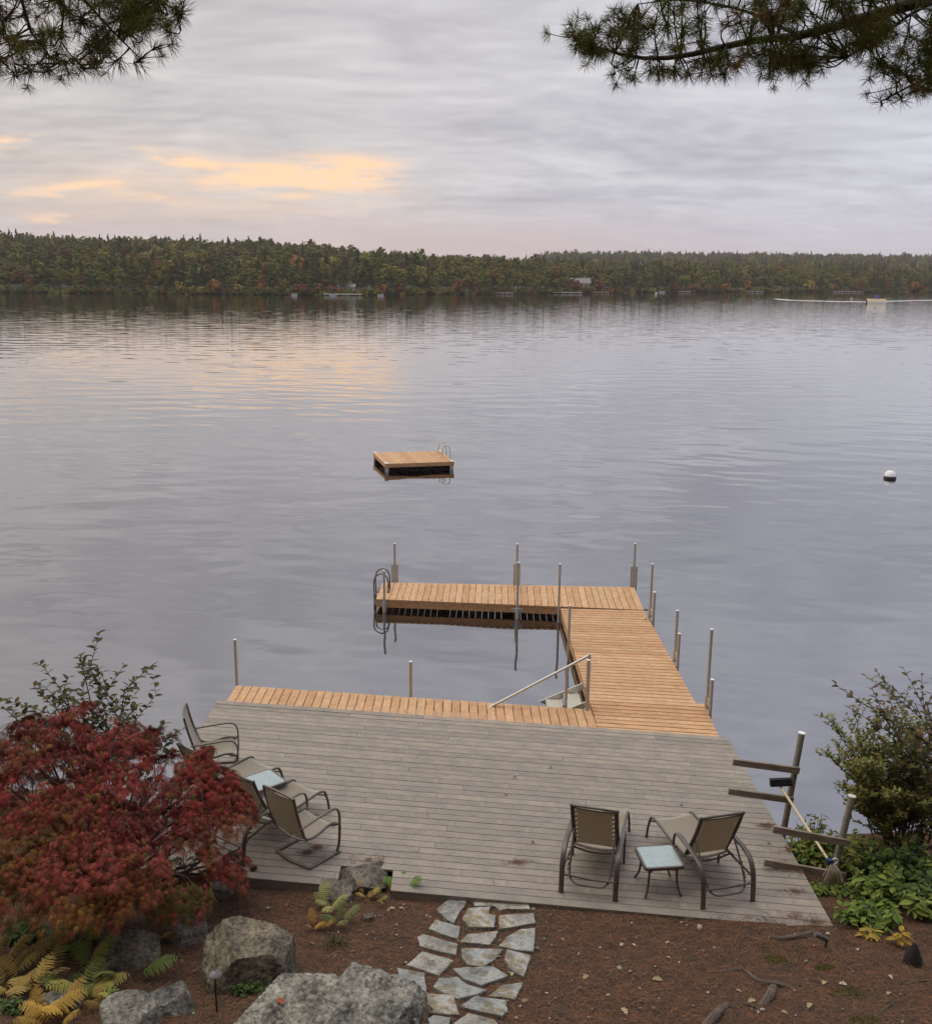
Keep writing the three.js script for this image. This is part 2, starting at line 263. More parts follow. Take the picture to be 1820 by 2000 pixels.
{
  const d = thing('dock_walkway', 'cedar plank walkway farthest out on the lake, with a hoop ladder at its end', 'dock');
  planked(d, FWL, FWR, NWL, NWR, 40, false);
  fascia(d, [NWL[0], NWL[1] - 0.03], [2.08, lerp(NWL[1], NWR[1], 4.08 / 5.9) - 0.03], DY - 0.19, DY - 0.038);
  fascia(d, [FWL[0], FWL[1] + 0.03], [FWR[0], FWR[1] + 0.03], DY - 0.19, DY - 0.038);
  fascia(d, [NWL[0] + 0.02, NWL[1] - 0.06], [FWL[0] + 0.02, FWL[1] + 0.06], DY - 0.19, DY - 0.038);
  fascia(d, [NWR[0] - 0.02, NWR[1] - 0.06], [FWR[0] - 0.02, FWR[1] + 0.06], DY - 0.19, DY - 0.038);
  for (const s of [0.25, 0.5, 0.75]) part('joist', bar([lerp(NWL[0], NWR[0], s), DY - 0.11, lerp(NWL[1], NWR[1], s) - 0.06], [lerp(FWL[0], FWR[0], s), DY - 0.11, lerp(FWL[1], FWR[1], s) + 0.06], 0.04, 0.14), joistMat, d);
  for (const [t, b, l] of [[[770, 1062], [771, 1136], 1102], [[1011, 1063], [1009, 1141], 1101], [[1241, 1062], [1237, 1146], 1106]]) {
    const [x, h, z] = post(d, t, b, { dz: -0.05 });
    const hh = heightFor(x, z, l);
    for (const s of [-1, 1]) part('bracket_plate', box(x + s * 0.058 - 0.02, x + s * 0.058 + 0.02, DY - 0.2, hh, z - 0.02, z + 0.02), galv, d);
    part('bracket_bolt', pipe([x - 0.08, lerp(DY, hh, 0.55), z], [x + 0.08, lerp(DY, hh, 0.55), z], 0.014, 8), galv, d);
    part('hinge_plate', box(x + 0.2, x + 0.36, DY, DY + 0.012, z + 0.03, z + 0.07), galv, d);
  }
  for (const [t, b] of [[[750, 1115], [751, 1170]], [[1010, 1099], [1010, 1183]]]) {
    const [x, h, z] = post(d, t, b, { dz: 0.05 });
    part('corner_bracket', box(x - 0.11, x + 0.12, DY - 0.15, DY - 0.06, z - 0.045, z - 0.032), galv, d);
    part('corner_bracket', pipe([x, DY - 0.34, z], [x, DY - 0.05, z], 0.042, 12), galv, d);
  }
  // hoop ladder over the end
  const lz = [-22.2, -22.62];
  const lad = part('ladder', merge(lz.map((z) => tube([[-2.08, -0.7, z], [-2.08, 0.2, z], [-2.08, 0.56, z], [-2.03, 0.68, z], [-1.92, 0.73, z], [-1.81, 0.68, z], [-1.76, 0.56, z], [-1.76, 0.285, z]], 0.016, 8))), bronze, d);
  for (const y of [-0.35, -0.08, 0.15]) part('rung', pipe([-2.08, y, lz[0]], [-2.08, y, lz[1]], 0.018, 8), bronze, lad);
  for (const x of [-2.0, -1.76]) part('foot_plate', box(x - 0.03, x + 0.03, DY, DY + 0.01, lz[1], lz[0]), bronze, lad);
}
const SFL = [2.085, -21.19], SFR = [3.90, -21.09], SNL = [2.15, -15.06], SNR = [4.01, -14.80];
{
  const d = thing('dock_walkway', 'wide cedar plank walkway joining the deck to the outer dock', 'dock');
  planked(d, SFL, [SFR[0], SFR[1]], [lerp(SFL[0], SNL[0], 33 / 42), lerp(SFL[1], SNL[1], 33 / 42)], [lerp(SFR[0], SNR[0] - 0.05, 33 / 42), lerp(SFR[1], SNR[1], 33 / 42)], 33, true, DY, 0.02);
  planked(d, [lerp(SFL[0], SNL[0], 33 / 42), lerp(SFL[1], SNL[1], 33 / 42)], [lerp(SFR[0], SNR[0], 33 / 42) + 0.09, lerp(SFR[1], SNR[1], 33 / 42) + 0.012], SNL, [SNR[0] + 0.02, SNR[1]], 9, true, DY, 0.02);
  const Lx = (z) => lerp(SFL[0], SNL[0], (z - SFL[1]) / (SNL[1] - SFL[1]));
  fascia(d, [SFL[0] + 0.02, SFL[1]], [Lx(-15.75) + 0.02, -15.75], DY - 0.2, DY - 0.037, 0.04, cedarMats[3]);
  fascia(d, [SFR[0] - 0.02, SFR[1] + 0.02], [SNR[0] - 0.07, SNR[1] - 0.02], DY - 0.2, DY - 0.037);
  for (const s of [0.33, 0.66]) part('joist', bar([lerp(SFL[0], SFR[0], s), DY - 0.11, SFL[1] + 0.1], [lerp(SNL[0], SNR[0], s), DY - 0.11, SNL[1] - 0.1], 0.04, 0.14), joistMat, d);
  for (const [t, b, t2, b2] of [[[1271, 1102], [1266, 1204], [1275, 1157], [1272, 1213]], [[1318, 1193], [1314, 1290], [1323, 1238], [1319, 1301]], [[1390, 1230], [1376, 1382], [1387, 1328], [1382, 1394]]]) {
    const A = post(d, t, b, { dx: 0.03, sleeve: 0.22 }), B = post(d, t2, b2, { dx: 0.035, r: 0.03 });
    part('bracket', bar([A[0], DY + 0.14, A[2]], [B[0], DY + 0.14, B[2]], 0.02, 0.12), galv, d);
    part('bracket', bar([A[0], DY - 0.05, A[2]], [B[0], DY - 0.05, B[2]], 0.05, 0.07), galv, d);
  }
  post(d, [1096, 1102], [1093, 1190], { dz: 0.06, dx: -0.03, sleeve: 0.0 });
  post(d, [1117, 1183], [1115, 1266], { dx: -0.05, sleeve: 0.0 });
  post(d, [1154, 1290], [1148, 1386], { dx: -0.02, r: 0.03, sleeve: 0.02 });
  part('cleat', merge([pipe([3.84, DY + 0.035, -20.62], [3.8, DY + 0.035, -20.42], 0.012, 6), pipe([3.83, DY, -20.56], [3.83, DY + 0.035, -20.56], 0.012, 6), pipe([3.81, DY, -20.48], [3.81, DY + 0.035, -20.48], 0.012, 6)]), alum, d);
}
const WFL = [-4.03, -16.77], WFR = [2.13, -15.86], WNL = [-4.05, -15.955], WNR = [2.15, -15.0];
{
  const d = thing('dock_walkway', 'narrow cedar plank walkway running along the grey deck edge', 'dock');
  planked(d, WFL, WFR, WNL, WNR, 42, false, DY, 0.013);
  fascia(d, [WFL[0], WFL[1] + 0.03], [WFR[0], WFR[1] + 0.03], DY - 0.2, DY - 0.038);
  fascia(d, [WFL[0] + 0.02, WFL[1] + 0.06], [WNL[0] + 0.02, WNL[1] - 0.02], DY - 0.2, DY - 0.038);
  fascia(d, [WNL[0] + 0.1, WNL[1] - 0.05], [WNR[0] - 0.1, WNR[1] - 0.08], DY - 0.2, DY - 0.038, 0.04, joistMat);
  post(d, [459, 1250], [462, 1338], { dz: -0.04 }); post(d, [802, 1293], [802, 1360], { dz: -0.04 });
}
{ // aluminium steps from the wide walkway down into the water, with a sloping handrail
  const d = thing('dock_steps', 'aluminium steps with grated treads going down into the water', 'steps');
  const tread = texture(128, 128, (u, v) => { const k = Math.sin((u * 6 + 0.3 * Math.sin(v * 6.283 * 7)) * 6.283); const b = k > 0.2 ? 0.3 : 1; return [b, b, b * 0.97]; });
  const treadMat = std(col(0.74, 0.70, 0.60), 0.55, { map: tread });
  const zN = -16.05, zF = -16.82;
  const st = (i) => [2.02 - i * 0.31, 0.165 - i * 0.11];
  for (let i = 0; i < 5; i++) { const [x, y] = st(i); const g = box(x - 0.27, x, y - 0.03, y, zF + 0.03, zN - 0.03); part('tread', g, treadMat, d); part('tread_lip', box(x - 0.275, x - 0.268, y - 0.05, y + 0.004, zF + 0.03, zN - 0.03), alum, d); }
  for (const z of [zN, zF]) part('stringer', bar([2.1, 0.30, z], [0.55, -0.42, z], 0.03, 0.11), alum, d);
  const a = atZ(1151, 1280, zN + 0.1), b = atZ(975, 1372, zN + 0.1), m = atZ(1107, 1303, zN + 0.1), dd = [b[0] - a[0], b[1] - a[1], b[2] - a[2]];
  part('handrail', pipe(a, [a[0] + dd[0] * 1.15, a[1] + dd[1] * 1.15, a[2]], 0.023, 12), alum, d);
  const rp = part('rail_post', pipe([m[0], -0.5, m[2]], [m[0], m[1], m[2]], 0.024, 10), galv, d); part('rail_clamp', pipe([m[0], m[1] - 0.14, m[2]], [m[0], m[1] - 0.02, m[2]], 0.032, 10), galv, rp);
  part('rail_post', pipe([a[0], -0.2, a[2]], [a[0], a[1] + 0.02, a[2]], 0.026, 10), galv, d);
}

// ------------------------------------------------------------------ grey composite deck on the shore
{
  const d = thing('lakeside_deck', 'weathered grey board deck on the shore holding the lounge furniture', 'deck');
  const XL = -4.16, XR = 4.11, zF = (x) => -15.93 + (x + 4.15) * 0.1518, zN = (x) => -10.99 + (x + 4.15) * 0.1355;
  const rows = 35, r = rng(31);
  const zr = (x, t) => lerp(zF(x), zN(x), t);
  const seg = (x0, x1, t0, t1, y, mat, gap = 0.009) => { const D = 4.9, e = gap / 2 / D; part('board', plank([x0 + 0.0015, zr(x0, t0 + e)], [x1 - 0.0015, zr(x1, t0 + e)], [x1 - 0.0015, zr(x1, t1 - e)], [x0 + 0.0015, zr(x0, t1 - e)], y, 0.026, 0.003, r() * 9, r() * 9), mat, d); };
  for (let k = 0; k < rows; k++) {
    const t0 = k / rows, t1 = (k + 1) / rows;
    let cuts = [XL]; let x = XL + R(1.2, 4.6, r); while (x < XR - 0.6) { cuts.push(x); x += R(3.9, 5.2, r); } cuts.push(XR);
    for (let i = 0; i + 1 < cuts.length; i++) {
      let x0 = cuts[i], x1 = cuts[i + 1]; const y = GY + (r() - 0.5) * 0.003 + (k === 0 ? 0.004 : 0), m = greyMats[Math.floor(r() * 5)];
      if (k >= rows - 3) { // notch left open round a ledge of rock
        const n0 = -1.48, n1 = -0.845; if (x0 < n0 && x1 > n0) seg(x0, n0, t0, t1, y, m); else if (x1 <= n0) seg(x0, x1, t0, t1, y, m);
        if (x1 > n1) seg(Math.max(x0, n1), x1, t0, t1, y, m);
      } else seg(x0, x1, t0, t1, y, m);
    }
  }
  const fas = (x0, x1, t) => part('fascia_board', bar([x0, GY - 0.09, zr(x0, t)], [x1, GY - 0.09, zr(x1, t)], 0.025, 0.12), greyMats[3], d);
  fas(XL + 0.02, XR - 0.02, 0.004); fas(XL + 0.02, -1.5, 0.996); fas(-0.83, XR - 0.02, 0.996);
  for (const x of [XL + 0.015, XR - 0.015]) part('fascia_board', bar([x, GY - 0.09, zr(x, 0.008)], [x, GY - 0.09, zr(x, 0.992)], 0.025, 0.12), greyMats[3], d);
  for (let i = 0; i < 9; i++) { const x = lerp(XL + 0.2, XR - 0.2, i / 8); if (x > -1.6 && x < -0.75) continue; part('joist', bar([x, GY - 0.10, zr(x, 0.02)], [x, GY - 0.10, zr(x, 0.98)], 0.04, 0.13), joistMat, d); }
  for (const x of [-4, -1.9, 0.2, 2.2, 3.95]) for (const t of [0.03, 0.4]) part('support_post', pipe([x, -1.5, zr(x, t)], [x, GY - 0.16, zr(x, t)], 0.05, 8), joistMat, d);
}
// ------------------------------------------------------------------ far shore: hills, forest, cabins, boats
{
  // waterline of the far shore, read off the lake plane
  const SH = [[-150, 568], [0, 572], [180, 573], [350, 574.5], [520, 576], [700, 577], [860, 575], [1000, 574], [1120, 573], [1250, 571.5], [1400, 571], [1600, 571], [1820, 570.5], [1990, 571]].map(([x, y]) => atY(x, y, 0));
  const SH2 = [[-420, 0, -260], [-300, 0, -330], ...SH, [380, 0, -600], [560, 0, -560]];
  const shoreZ = (x) => { for (let i = 0; i + 1 < SH2.length; i++) if (x <= SH2[i + 1][0]) { const a = SH2[i], b = SH2[i + 1]; return lerp(a[2], b[2], clamp((x - a[0]) / (b[0] - a[0]))); } return -560; };
  // ground height behind the waterline: low wooded hill on the left sinking to a point, a far ridge on the right
  const hillY = (x, z) => {
    const d = shoreZ(x) - z; if (d < 0) return -0.6 + Math.max(-3, d * 0.12);
    const left = sstep(60, -210, x), crest = lerp(4, 17, left ** 1.3) * sstep(0, 330, d) + 1.2 * sstep(0, 14, d) + 3.2 * sstep(20, 90, d);
    const ridge = 27 * sstep(760, 1700, -z) * sstep(0, 150, x);
    return 0.12 + crest + ridge + (fbm(x * 0.012, z * 0.012, 4, 3) - 0.5) * 8 * sstep(20, 160, d);
  };
  const P = [], I = [], U = [], nx = 110, nz = 90;
  for (let j = 0; j <= nz; j++) for (let i = 0; i <= nx; i++) { const x = lerp(-700, 1100, i / nx), t = (j / nz) ** 1.9, z0 = shoreZ(x) + 14, z = z0 - t * 1600; P.push(x, hillY(x, z), z); U.push(x, z); }
  for (let j = 0; j < nz; j++) for (let i = 0; i < nx; i++) { const a = j * (nx + 1) + i; I.push(a, a + 1, a + nx + 1, a + 1, a + nx + 2, a + nx + 1); }
  const g = new THREE.BufferGeometry(); g.setAttribute('position', new THREE.Float32BufferAttribute(P, 3)); g.setAttribute('uv', new THREE.Float32BufferAttribute(U, 2)); g.setIndex(I); g.computeVertexNormals();
  single('far_hills', g, std(col(0.045, 0.05, 0.025), 1, { map: scaled(texture(128, 128, (u, v) => { const n = 0.6 + 0.5 * fbm(u * 8, v * 8, 2, 4, 8); return [n, n, n * 0.9]; }), 0.03, 0.03) }), 'low wooded hills across the lake', 'hills', null, 'structure');

  // tree kinds: many leaf-clump faces spread over lobes, real trunk
  const leafM = (c) => phy(col(...c), 0.95, { side: THREE.DoubleSide, specularIntensity: 0.15 });
  const bark = std(col(0.055, 0.042, 0.032), 0.95);
  function crown(seed, lobes, n, size) { // lobes: [x, y, z, rx, ry, rz]
    const r = rng(seed), p = [], nn = [];
    for (let k = 0; k < n; k++) {
      const L = lobes[Math.floor(r() * lobes.length)]; let v = [r() - 0.5, r() - 0.42, r() - 0.5]; const l = Math.hypot(...v) || 1; v = v.map((q) => q / l);
      const s = 0.72 + 0.36 * r(), c = [L[0] + v[0] * L[3] * s, L[1] + v[1] * L[4] * s, L[2] + v[2] * L[5] * s];
      const nrm = new THREE.Vector3(v[0] / L[3] + (r() - 0.5) * 0.5 / L[3], v[1] / L[4] + 0.25 / L[4] + (r() - 0.5) * 0.4 / L[4], v[2] / L[5] + (r() - 0.5) * 0.5 / L[5]).normalize();
      const t = new THREE.Vector3(r() - 0.5, r() - 0.5, r() - 0.5).cross(nrm).normalize(), b = nrm.clone().cross(t), w = size * (0.5 + r() * 0.9);
      const q = [[1, 0.1], [0.2, 0.9], [-0.9, 0.3], [-0.5, -0.8], [0.6, -0.7]].map(([a, e]) => { const m = 0.75 + 0.5 * r(); return [0, 1, 2].map((i) => c[i] + (t.getComponent(i) * a + b.getComponent(i) * e) * w * m); });
      for (const [i, j, m] of [[0, 1, 2], [0, 2, 3], [0, 3, 4]]) { p.push(...q[i], ...q[j], ...q[m]); for (let e = 0; e < 3; e++) nn.push(nrm.x, nrm.y, nrm.z); }
    }
    const g = new THREE.BufferGeometry(); g.setAttribute('position', new THREE.Float32BufferAttribute(p, 3)); g.setAttribute('normal', new THREE.Float32BufferAttribute(nn, 3)); return noUv(g);
  }
  function broad(seed, h, w, n, size = 0.62) { const r = rng(seed), L = [[0, h * 0.62, 0, w * 0.8, h * 0.30, w * 0.8]]; for (let i = 0; i < 18; i++) { const a = r() * 6.283, q = w * (0.35 + 0.45 * r()), y = h * (0.34 + 0.55 * r()); const s = w * (0.22 + 0.22 * r()) * (1 - 0.35 * Math.abs(y / h - 0.6)); L.push([Math.cos(a) * q, y, Math.sin(a) * q, s, s * 0.85, s]); } return [crown(seed, L, n, size), taper([[0, -1, 0], [0.1, h * 0.3, 0], [0, h * 0.7, 0.1]], 0.28, 0.09, 6)]; }
  function pine(seed, h, w, n, size = 0.5) { const r = rng(seed), L = []; const wh = 11; for (let i = 0; i < wh; i++) { const t = i / (wh - 1), y = lerp(h * 0.22, h * 0.95, t), rad = w * (1 - t) ** 0.75 * (0.65 + 0.6 * r()) + 0.35; const m = t > 0.9 ? 1 : 3; for (let k = 0; k < m; k++) { const a = r() * 6.283; L.push([Math.cos(a) * rad * 0.5, y + (r() - 0.5) * 0.6, Math.sin(a) * rad * 0.5, rad * 0.62, h * 0.035 + 0.25, rad * 0.62]); } } return [crown(seed, L, n, size), taper([[0, -1, 0], [0, h * 0.5, 0], [0, h * 0.97, 0]], 0.26, 0.05, 6)]; }
  const K = {
    pine: [pine(1, 19, 3.6, 900, 0.42), pine(2, 21, 3.2, 900, 0.42), pine(3, 17, 4.2, 900, 0.42)],
    broad: [broad(4, 15, 4.4, 1300, 0.44), broad(5, 13, 4.6, 1250, 0.44), broad(6, 16.5, 4.0, 1300, 0.44), broad(7, 12, 4.0, 1100, 0.44)],
    bush: [broad(8, 4.6, 2.1, 260, 0.42), broad(9, 3.4, 2.4, 240, 0.42)],
  };
  const tones = { pine: [[0.075, 0.088, 0.032], [0.062, 0.076, 0.032], [0.085, 0.092, 0.036]], green: [[0.13, 0.128, 0.036], [0.148, 0.142, 0.038], [0.105, 0.112, 0.036], [0.17, 0.142, 0.042]], russet: [[0.15, 0.085, 0.035], [0.13, 0.065, 0.032]], red: [[0.15, 0.062, 0.038], [0.17, 0.072, 0.042]], orange: [[0.27, 0.125, 0.035], [0.22, 0.105, 0.04]], gold: [[0.24, 0.175, 0.045], [0.19, 0.165, 0.05]] };
  const M = Object.fromEntries(Object.entries(tones).map(([k, v]) => [k, v.map(leafM)]));
  const text = {
    pine: ['pine_tree', 'tall dark pine with tiered ragged crown on the far shore', 'tree', 'pines standing along the far shore'],
    green: ['broadleaf_tree', 'round olive green leafy tree on the far shore', 'tree', 'green leafy trees along the far shore'],
    russet: ['russet_tree', 'russet brown leafy tree among the green ones on the far shore', 'tree', 'russet trees along the far shore'],
    red: ['red_bush', 'red autumn bush at the far waterline', 'bush', 'red bushes at the far waterline'],
    orange: ['orange_bush', 'orange autumn bush at the far waterline', 'bush', 'orange bushes at the far waterline'],
    gold: ['yellow_bush', 'yellow autumn bush at the far waterline', 'bush', 'yellow bushes at the far waterline'],
  };
  const r = rng(101), protos = {};
  function stand(kind, shape, v, x, z, s, tone) {
    const [c, t] = K[shape][v], mat = M[kind][tone % M[kind].length], key = kind + shape + v + (tone % M[kind].length); const T = [...text[kind]]; if (kind === 'green') T[1] = ['round olive green', 'round yellow olive', 'round deep green', 'round straw tinted green'][tone % 4] + ' leafy tree on the far shore'; if (kind === 'pine') T[1] = ['tall dark pine', 'tall blackish pine', 'tall olive tinted pine'][tone % 3] + ' with tiered ragged crown on the far shore'; let o;
    if (!protos[key]) { o = protos[key] = thing(T[0], T[1], T[2], [0, 0, 0], 0, T[3]); part('crown', c, mat, o); part('trunk', t, bark, o); } else o = copyOf(protos[key]);
    o.position.set(x, hillY(x, z) - 0.15, z); o.rotation.set(0, r() * 6.28, 0); o.scale.set(s * R(0.9, 1.12, r), s * R(0.9, 1.12, r), s * R(0.9, 1.12, r));
  }
  const vis = (x, z, k = 0.49) => Math.abs(x / -z) < k;
  // the rows nearest the water, each tree its own
  let np = 0, ng = 0;
  for (let x = -215; x < 320; x += R(2.5, 4.6, r)) for (const row of [0, 1]) {
    const z = shoreZ(x) - 2 - row * 7 - r() * 6; if (!vis(x, z)) continue; if (x > 44 && x < 62 && row === 0) continue; if (Math.abs(x + 41) < 5 && row === 0) continue;
    const q = fbm(x * 0.02, 3, 7, 2);
    if (r() < 0.34 + (q - 0.5) * 0.8 && np < 150) { np++; stand('pine', 'pine', Math.floor(r() * 3), x, z, R(0.36, 0.66, r), Math.floor(r() * 3)); }
    else if (ng < 200) { ng++; stand(r() < 0.08 ? 'russet' : 'green', 'broad', Math.floor(r() * 4), x, z, R(0.4, 0.74, r), Math.floor(r() * 4)); }
  }
  const bushes = [[160, 571, 'orange', 0.8], [60, 571, 'russet', 1.2], [180, 572, 'red', 0.7], [240, 571, 'red', 0.9], [357, 573, 'gold', 1.4], [385, 573, 'gold', 1.0], [405, 573, 'gold', 1.2], [435, 573, 'orange', 1.7], [468, 574, 'gold', 1.0], [520, 574, 'orange', 1.3], [582, 575, 'red', 1.2], [598, 575, 'red', 1.1], [636, 574, 'red', 1.3], [658, 575, 'red', 1.2], [745, 575, 'orange', 1.5], [785, 574, 'red', 1.2], [893, 572, 'red', 1.7], [885, 573, 'orange', 1.1], [1107, 570, 'red', 2.0], [1098, 571, 'russet', 1.3], [1149, 569, 'red', 1.7], [1180, 570, 'orange', 1.0], [1312, 570, 'red', 1.5], [1350, 570, 'orange', 1.8], [1360, 569, 'red', 1.3], [1412, 570, 'orange', 1.6], [1455, 570, 'orange', 1.8], [1462, 570, 'gold', 1.2], [1493, 569, 'gold', 1.3], [1552, 569, 'gold', 1.9], [1597, 569, 'gold', 1.3], [1640, 569, 'red', 1.6], [1625, 570, 'red', 1.3], [1738, 568, 'red', 2.2], [1730, 570, 'russet', 1.4], [1783, 570, 'orange', 1.9], [1808, 568, 'gold', 2.2], [1680, 570, 'russet', 1.3], [300, 572, 'russet', 1.2], [20, 570, 'gold', 0.8]];
  for (const [px, py, k, s] of bushes) { const p = atY(px, py, 0.2), z = shoreZ(p[0]) - 1.5; if (k === 'russet') stand(k, 'broad', 3, p[0], z - 2, s * 0.45, 0); else stand(k, 'bush', Math.floor(r() * 2), p[0], z, s * 0.8, Math.floor(r() * 2)); }
  // the wood behind them reads as one mass
  const forest = new THREE.Group(); forest.name = 'far_forest'; scene.add(forest); tag(forest, 'dense mixed wood covering the hills across the lake', 'forest', null, 'stuff');
  const lists = {};
  function put(shape, v, x, z, s, tone) { (lists[shape + v] ??= [shape, v, []])[2].push([x, z, s, tone]); }
  for (let n = 0; n < 14500; n++) {
    const t = r() ** 1.35, x = lerp(-460, 860, r()), z = shoreZ(x) - 4 - t * (x > 60 ? 1350 : 700); if (!vis(x, z, 0.66) || shoreZ(x) - z < 18 && vis(x, z)) continue;
    if (r() < 0.25 * sstep(200, 700, -z - 400)) continue;
    const q = fbm(x * 0.015, z * 0.015, 7, 2);
    if (r() < 0.30 + (q - 0.5) * 0.9) put('pine', Math.floor(r() * 3), x, z, R(0.34, 0.68, r), M_pick(r, 'pine')); else put('broad', Math.floor(r() * 4), x, z, R(0.36, 0.86, r), M_pick(r, r() < 0.06 ? 'russet' : r() < 0.03 ? 'orange' : 'green'));
  }
  for (let n = 0; n < 1100; n++) { const x = lerp(-235, 360, r()), z = shoreZ(x) + 0.5 - r() * 5; if (vis(x, z)) put('bush', Math.floor(r() * 2), x, z, R(0.35, 0.8, r), M_pick(r, r() < 0.7 ? 'green' : r() < 0.6 ? 'pine' : 'russet')); }
  function M_pick(r, k) { const a = tones[k]; return a[Math.floor(r() * a.length)]; }
  const white = leafM([1, 1, 1]), m4 = new THREE.Matrix4(), qt = new THREE.Quaternion(), Y = new THREE.Vector3(0, 1, 0);
  for (const [shape, v, list] of Object.values(lists)) {
    const im = new THREE.InstancedMesh(K[shape][v][0], white, list.length); im.name = { pine: 'pine_crowns', broad: 'leafy_crowns', bush: 'shore_scrub' }[shape]; im.userData.kind = 'stuff';
    list.forEach(([x, z, s, c], i) => { m4.compose(new THREE.Vector3(x, hillY(x, z) - 0.5, z), qt.setFromAxisAngle(Y, (i * 2.4) % 6.28), new THREE.Vector3(s, s * (0.9 + 0.2 * hash3(i, 3, 5)), s)); im.setMatrixAt(i, m4); const f = 0.7 + 0.65 * hash3(i, 7, 1) * hash3(i, 9, 2) * 1.6; im.setColorAt(i, col(c[0] * f, c[1] * f, c[2] * f)); });
    forest.add(im);
  }
  // cabins, landings and boats on the far shore
  const greyRoof = std(col(0.16, 0.15, 0.15), 0.7), plaster = std(col(0.30, 0.24, 0.19), 0.8), paleWood = std(col(0.42, 0.38, 0.33), 0.8), whiteP = std(col(0.34, 0.335, 0.32), 0.6), pane = std(col(0.03, 0.035, 0.04), 0.15), tan = std(col(0.36, 0.24, 0.14), 0.9);
  function cabin(px, w, dpt, h, rise, back, label, wallM) {
    const p = atY(px, 572, 0), z = shoreZ(p[0]) - back, o = thing('cabin', label, 'house', [p[0], hillY(p[0], z), z]);
    part('wall', box(-w / 2, w / 2, -1, h, -dpt / 2, dpt / 2), wallM, o);
    const f = new Faces(), e = 0.5, A = [-w / 2 - e, h, dpt / 2 + e], B = [w / 2 + e, h, dpt / 2 + e], C = [w / 2 + e, h + rise, 0], D = [-w / 2 - e, h + rise, 0], E = [-w / 2 - e, h, -dpt / 2 - e], G = [w / 2 + e, h, -dpt / 2 - e], z2 = [0, 0];
    f.quad(A, B, C, D, z2, z2, z2, z2); f.quad(G, E, D, C, z2, z2, z2, z2); f.tri(A, D, E, z2, z2, z2); f.tri(B, G, C, z2, z2, z2);
    const rf = part('roof', f.build(), greyRoof, o); part('chimney', box(w * 0.2, w * 0.2 + 0.7, h + rise * 0.4, h + rise + 0.9, -0.4, 0.4), plaster, rf);
    for (const x of [-0.3, 0, 0.3]) { const wd = part('window', box(x * w - 0.65, x * w + 0.65, h * 0.3, h * 0.78, dpt / 2, dpt / 2 + 0.05), whiteP, o); part('pane', box(x * w - 0.52, x * w + 0.52, h * 0.34, h * 0.74, dpt / 2 + 0.052, dpt / 2 + 0.07), pane, wd); }
    part('porch', box(-w / 2, w / 2, h * 0.1, h * 0.14, dpt / 2 + 0.08, dpt / 2 + 2.2), paleWood, o); part('porch_rail', box(-w / 2, w / 2, h * 0.36, h * 0.40, dpt / 2 + 2.1, dpt / 2 + 2.2), whiteP, o);
  }
  cabin(1130, 9, 7, 3.4, 2.4, 10, 'grey roofed cabin between red bushes on the far shore', plaster);
  cabin(704, 6, 4, 2.2, 1.2, 7, 'small pale boathouse with a railing beside a far landing', paleWood);
  cabin(1356, 7, 6, 3, 2, 12, 'dim cabin half hidden behind orange bushes on the far shore', tan);
  cabin(1580, 8, 6, 3, 1.8, 120, 'pale roofed house showing through the far hillside trees', whiteP);
  function landing(px, w, label, m) { const p = atY(px, 574, 0), z = shoreZ(p[0]) + 2.5, o = thing('landing_stage', label, 'dock', [p[0], 0, z]); part('decking', box(-w / 2, w / 2, 0.35, 0.6, -1.6, 1.6), m, o); for (const x of [-0.45, -0.15, 0.15, 0.45]) part('pile', pipe([x * w, -1, 1.3], [x * w, 0.9, 1.3], 0.12, 6), paleWood, o); }
  landing(690, 14, 'long low landing stage below the pale boathouse', paleWood); landing(985, 7, 'short whitish landing stage near a rounded green tree', whiteP); landing(1110, 14, 'pale stone landing stage below the grey roofed cabin', paleWood); landing(1180, 9, 'tan landing stage beside a moored white boat', tan); landing(1370, 6, 'low whitish landing stage before orange bushes', whiteP); landing(1522, 9, 'pale landing stage between yellow bushes', whiteP); landing(1730, 11, 'white landing stage beyond the pontoon boat', whiteP); landing(1700, 5, 'small pale raised platform at the far waterline', whiteP);
  function skiff(px, py, L, label, m) { const p = atY(px, py, 0.1), o = thing('moored_boat', label, 'boat', [p[0], 0, p[2] + 3], 0.3); const f = new Faces(), z2 = [0, 0], n = 8; for (let i = 0; i < n; i++) { const a = i / n, b = (i + 1) / n, w = (t) => L * 0.17 * Math.sqrt(Math.max(0, 1 - t ** 3)), X = (t) => (t - 0.5) * L; for (const s of [-1, 1]) { const q = [[X(a), -0.2, s * w(a) * 0.6], [X(b), -0.2, s * w(b) * 0.6], [X(b), 0.62 + b * 0.2, s * w(b)], [X(a), 0.62 + a * 0.2, s * w(a)]]; f.quad(...q, z2, z2, z2, z2); } f.quad([X(a), 0.35, -w(a) * 0.9], [X(b), 0.35, -w(b) * 0.9], [X(b), 0.35, w(b) * 0.9], [X(a), 0.35, w(a) * 0.9], z2, z2, z2, z2); } f.quad([-L / 2, -0.2, -L * 0.1], [-L / 2, -0.2, L * 0.1], [-L / 2, 0.62, L * 0.17], [-L / 2, 0.62, -L * 0.17], z2, z2, z2, z2); part('hull', f.build(), m, o); part('windscreen', box(0, 0.15, 0.5, 1.0, -L * 0.12, L * 0.12), pane, o); }
  skiff(1184, 571, 5, 'white motor boat moored at the tan landing stage', whiteP); skiff(652, 577, 2.2, 'small pale rowing boat by the long landing stage', whiteP); skiff(578, 577, 2.0, 'small pale rowing boat before a red bush', whiteP); skiff(745, 577.5, 2.2, 'small pale rowing boat between the boathouse and an orange bush', whiteP); skiff(1290, 571, 3.4, 'small whitish boat moored before dark pines', whiteP);
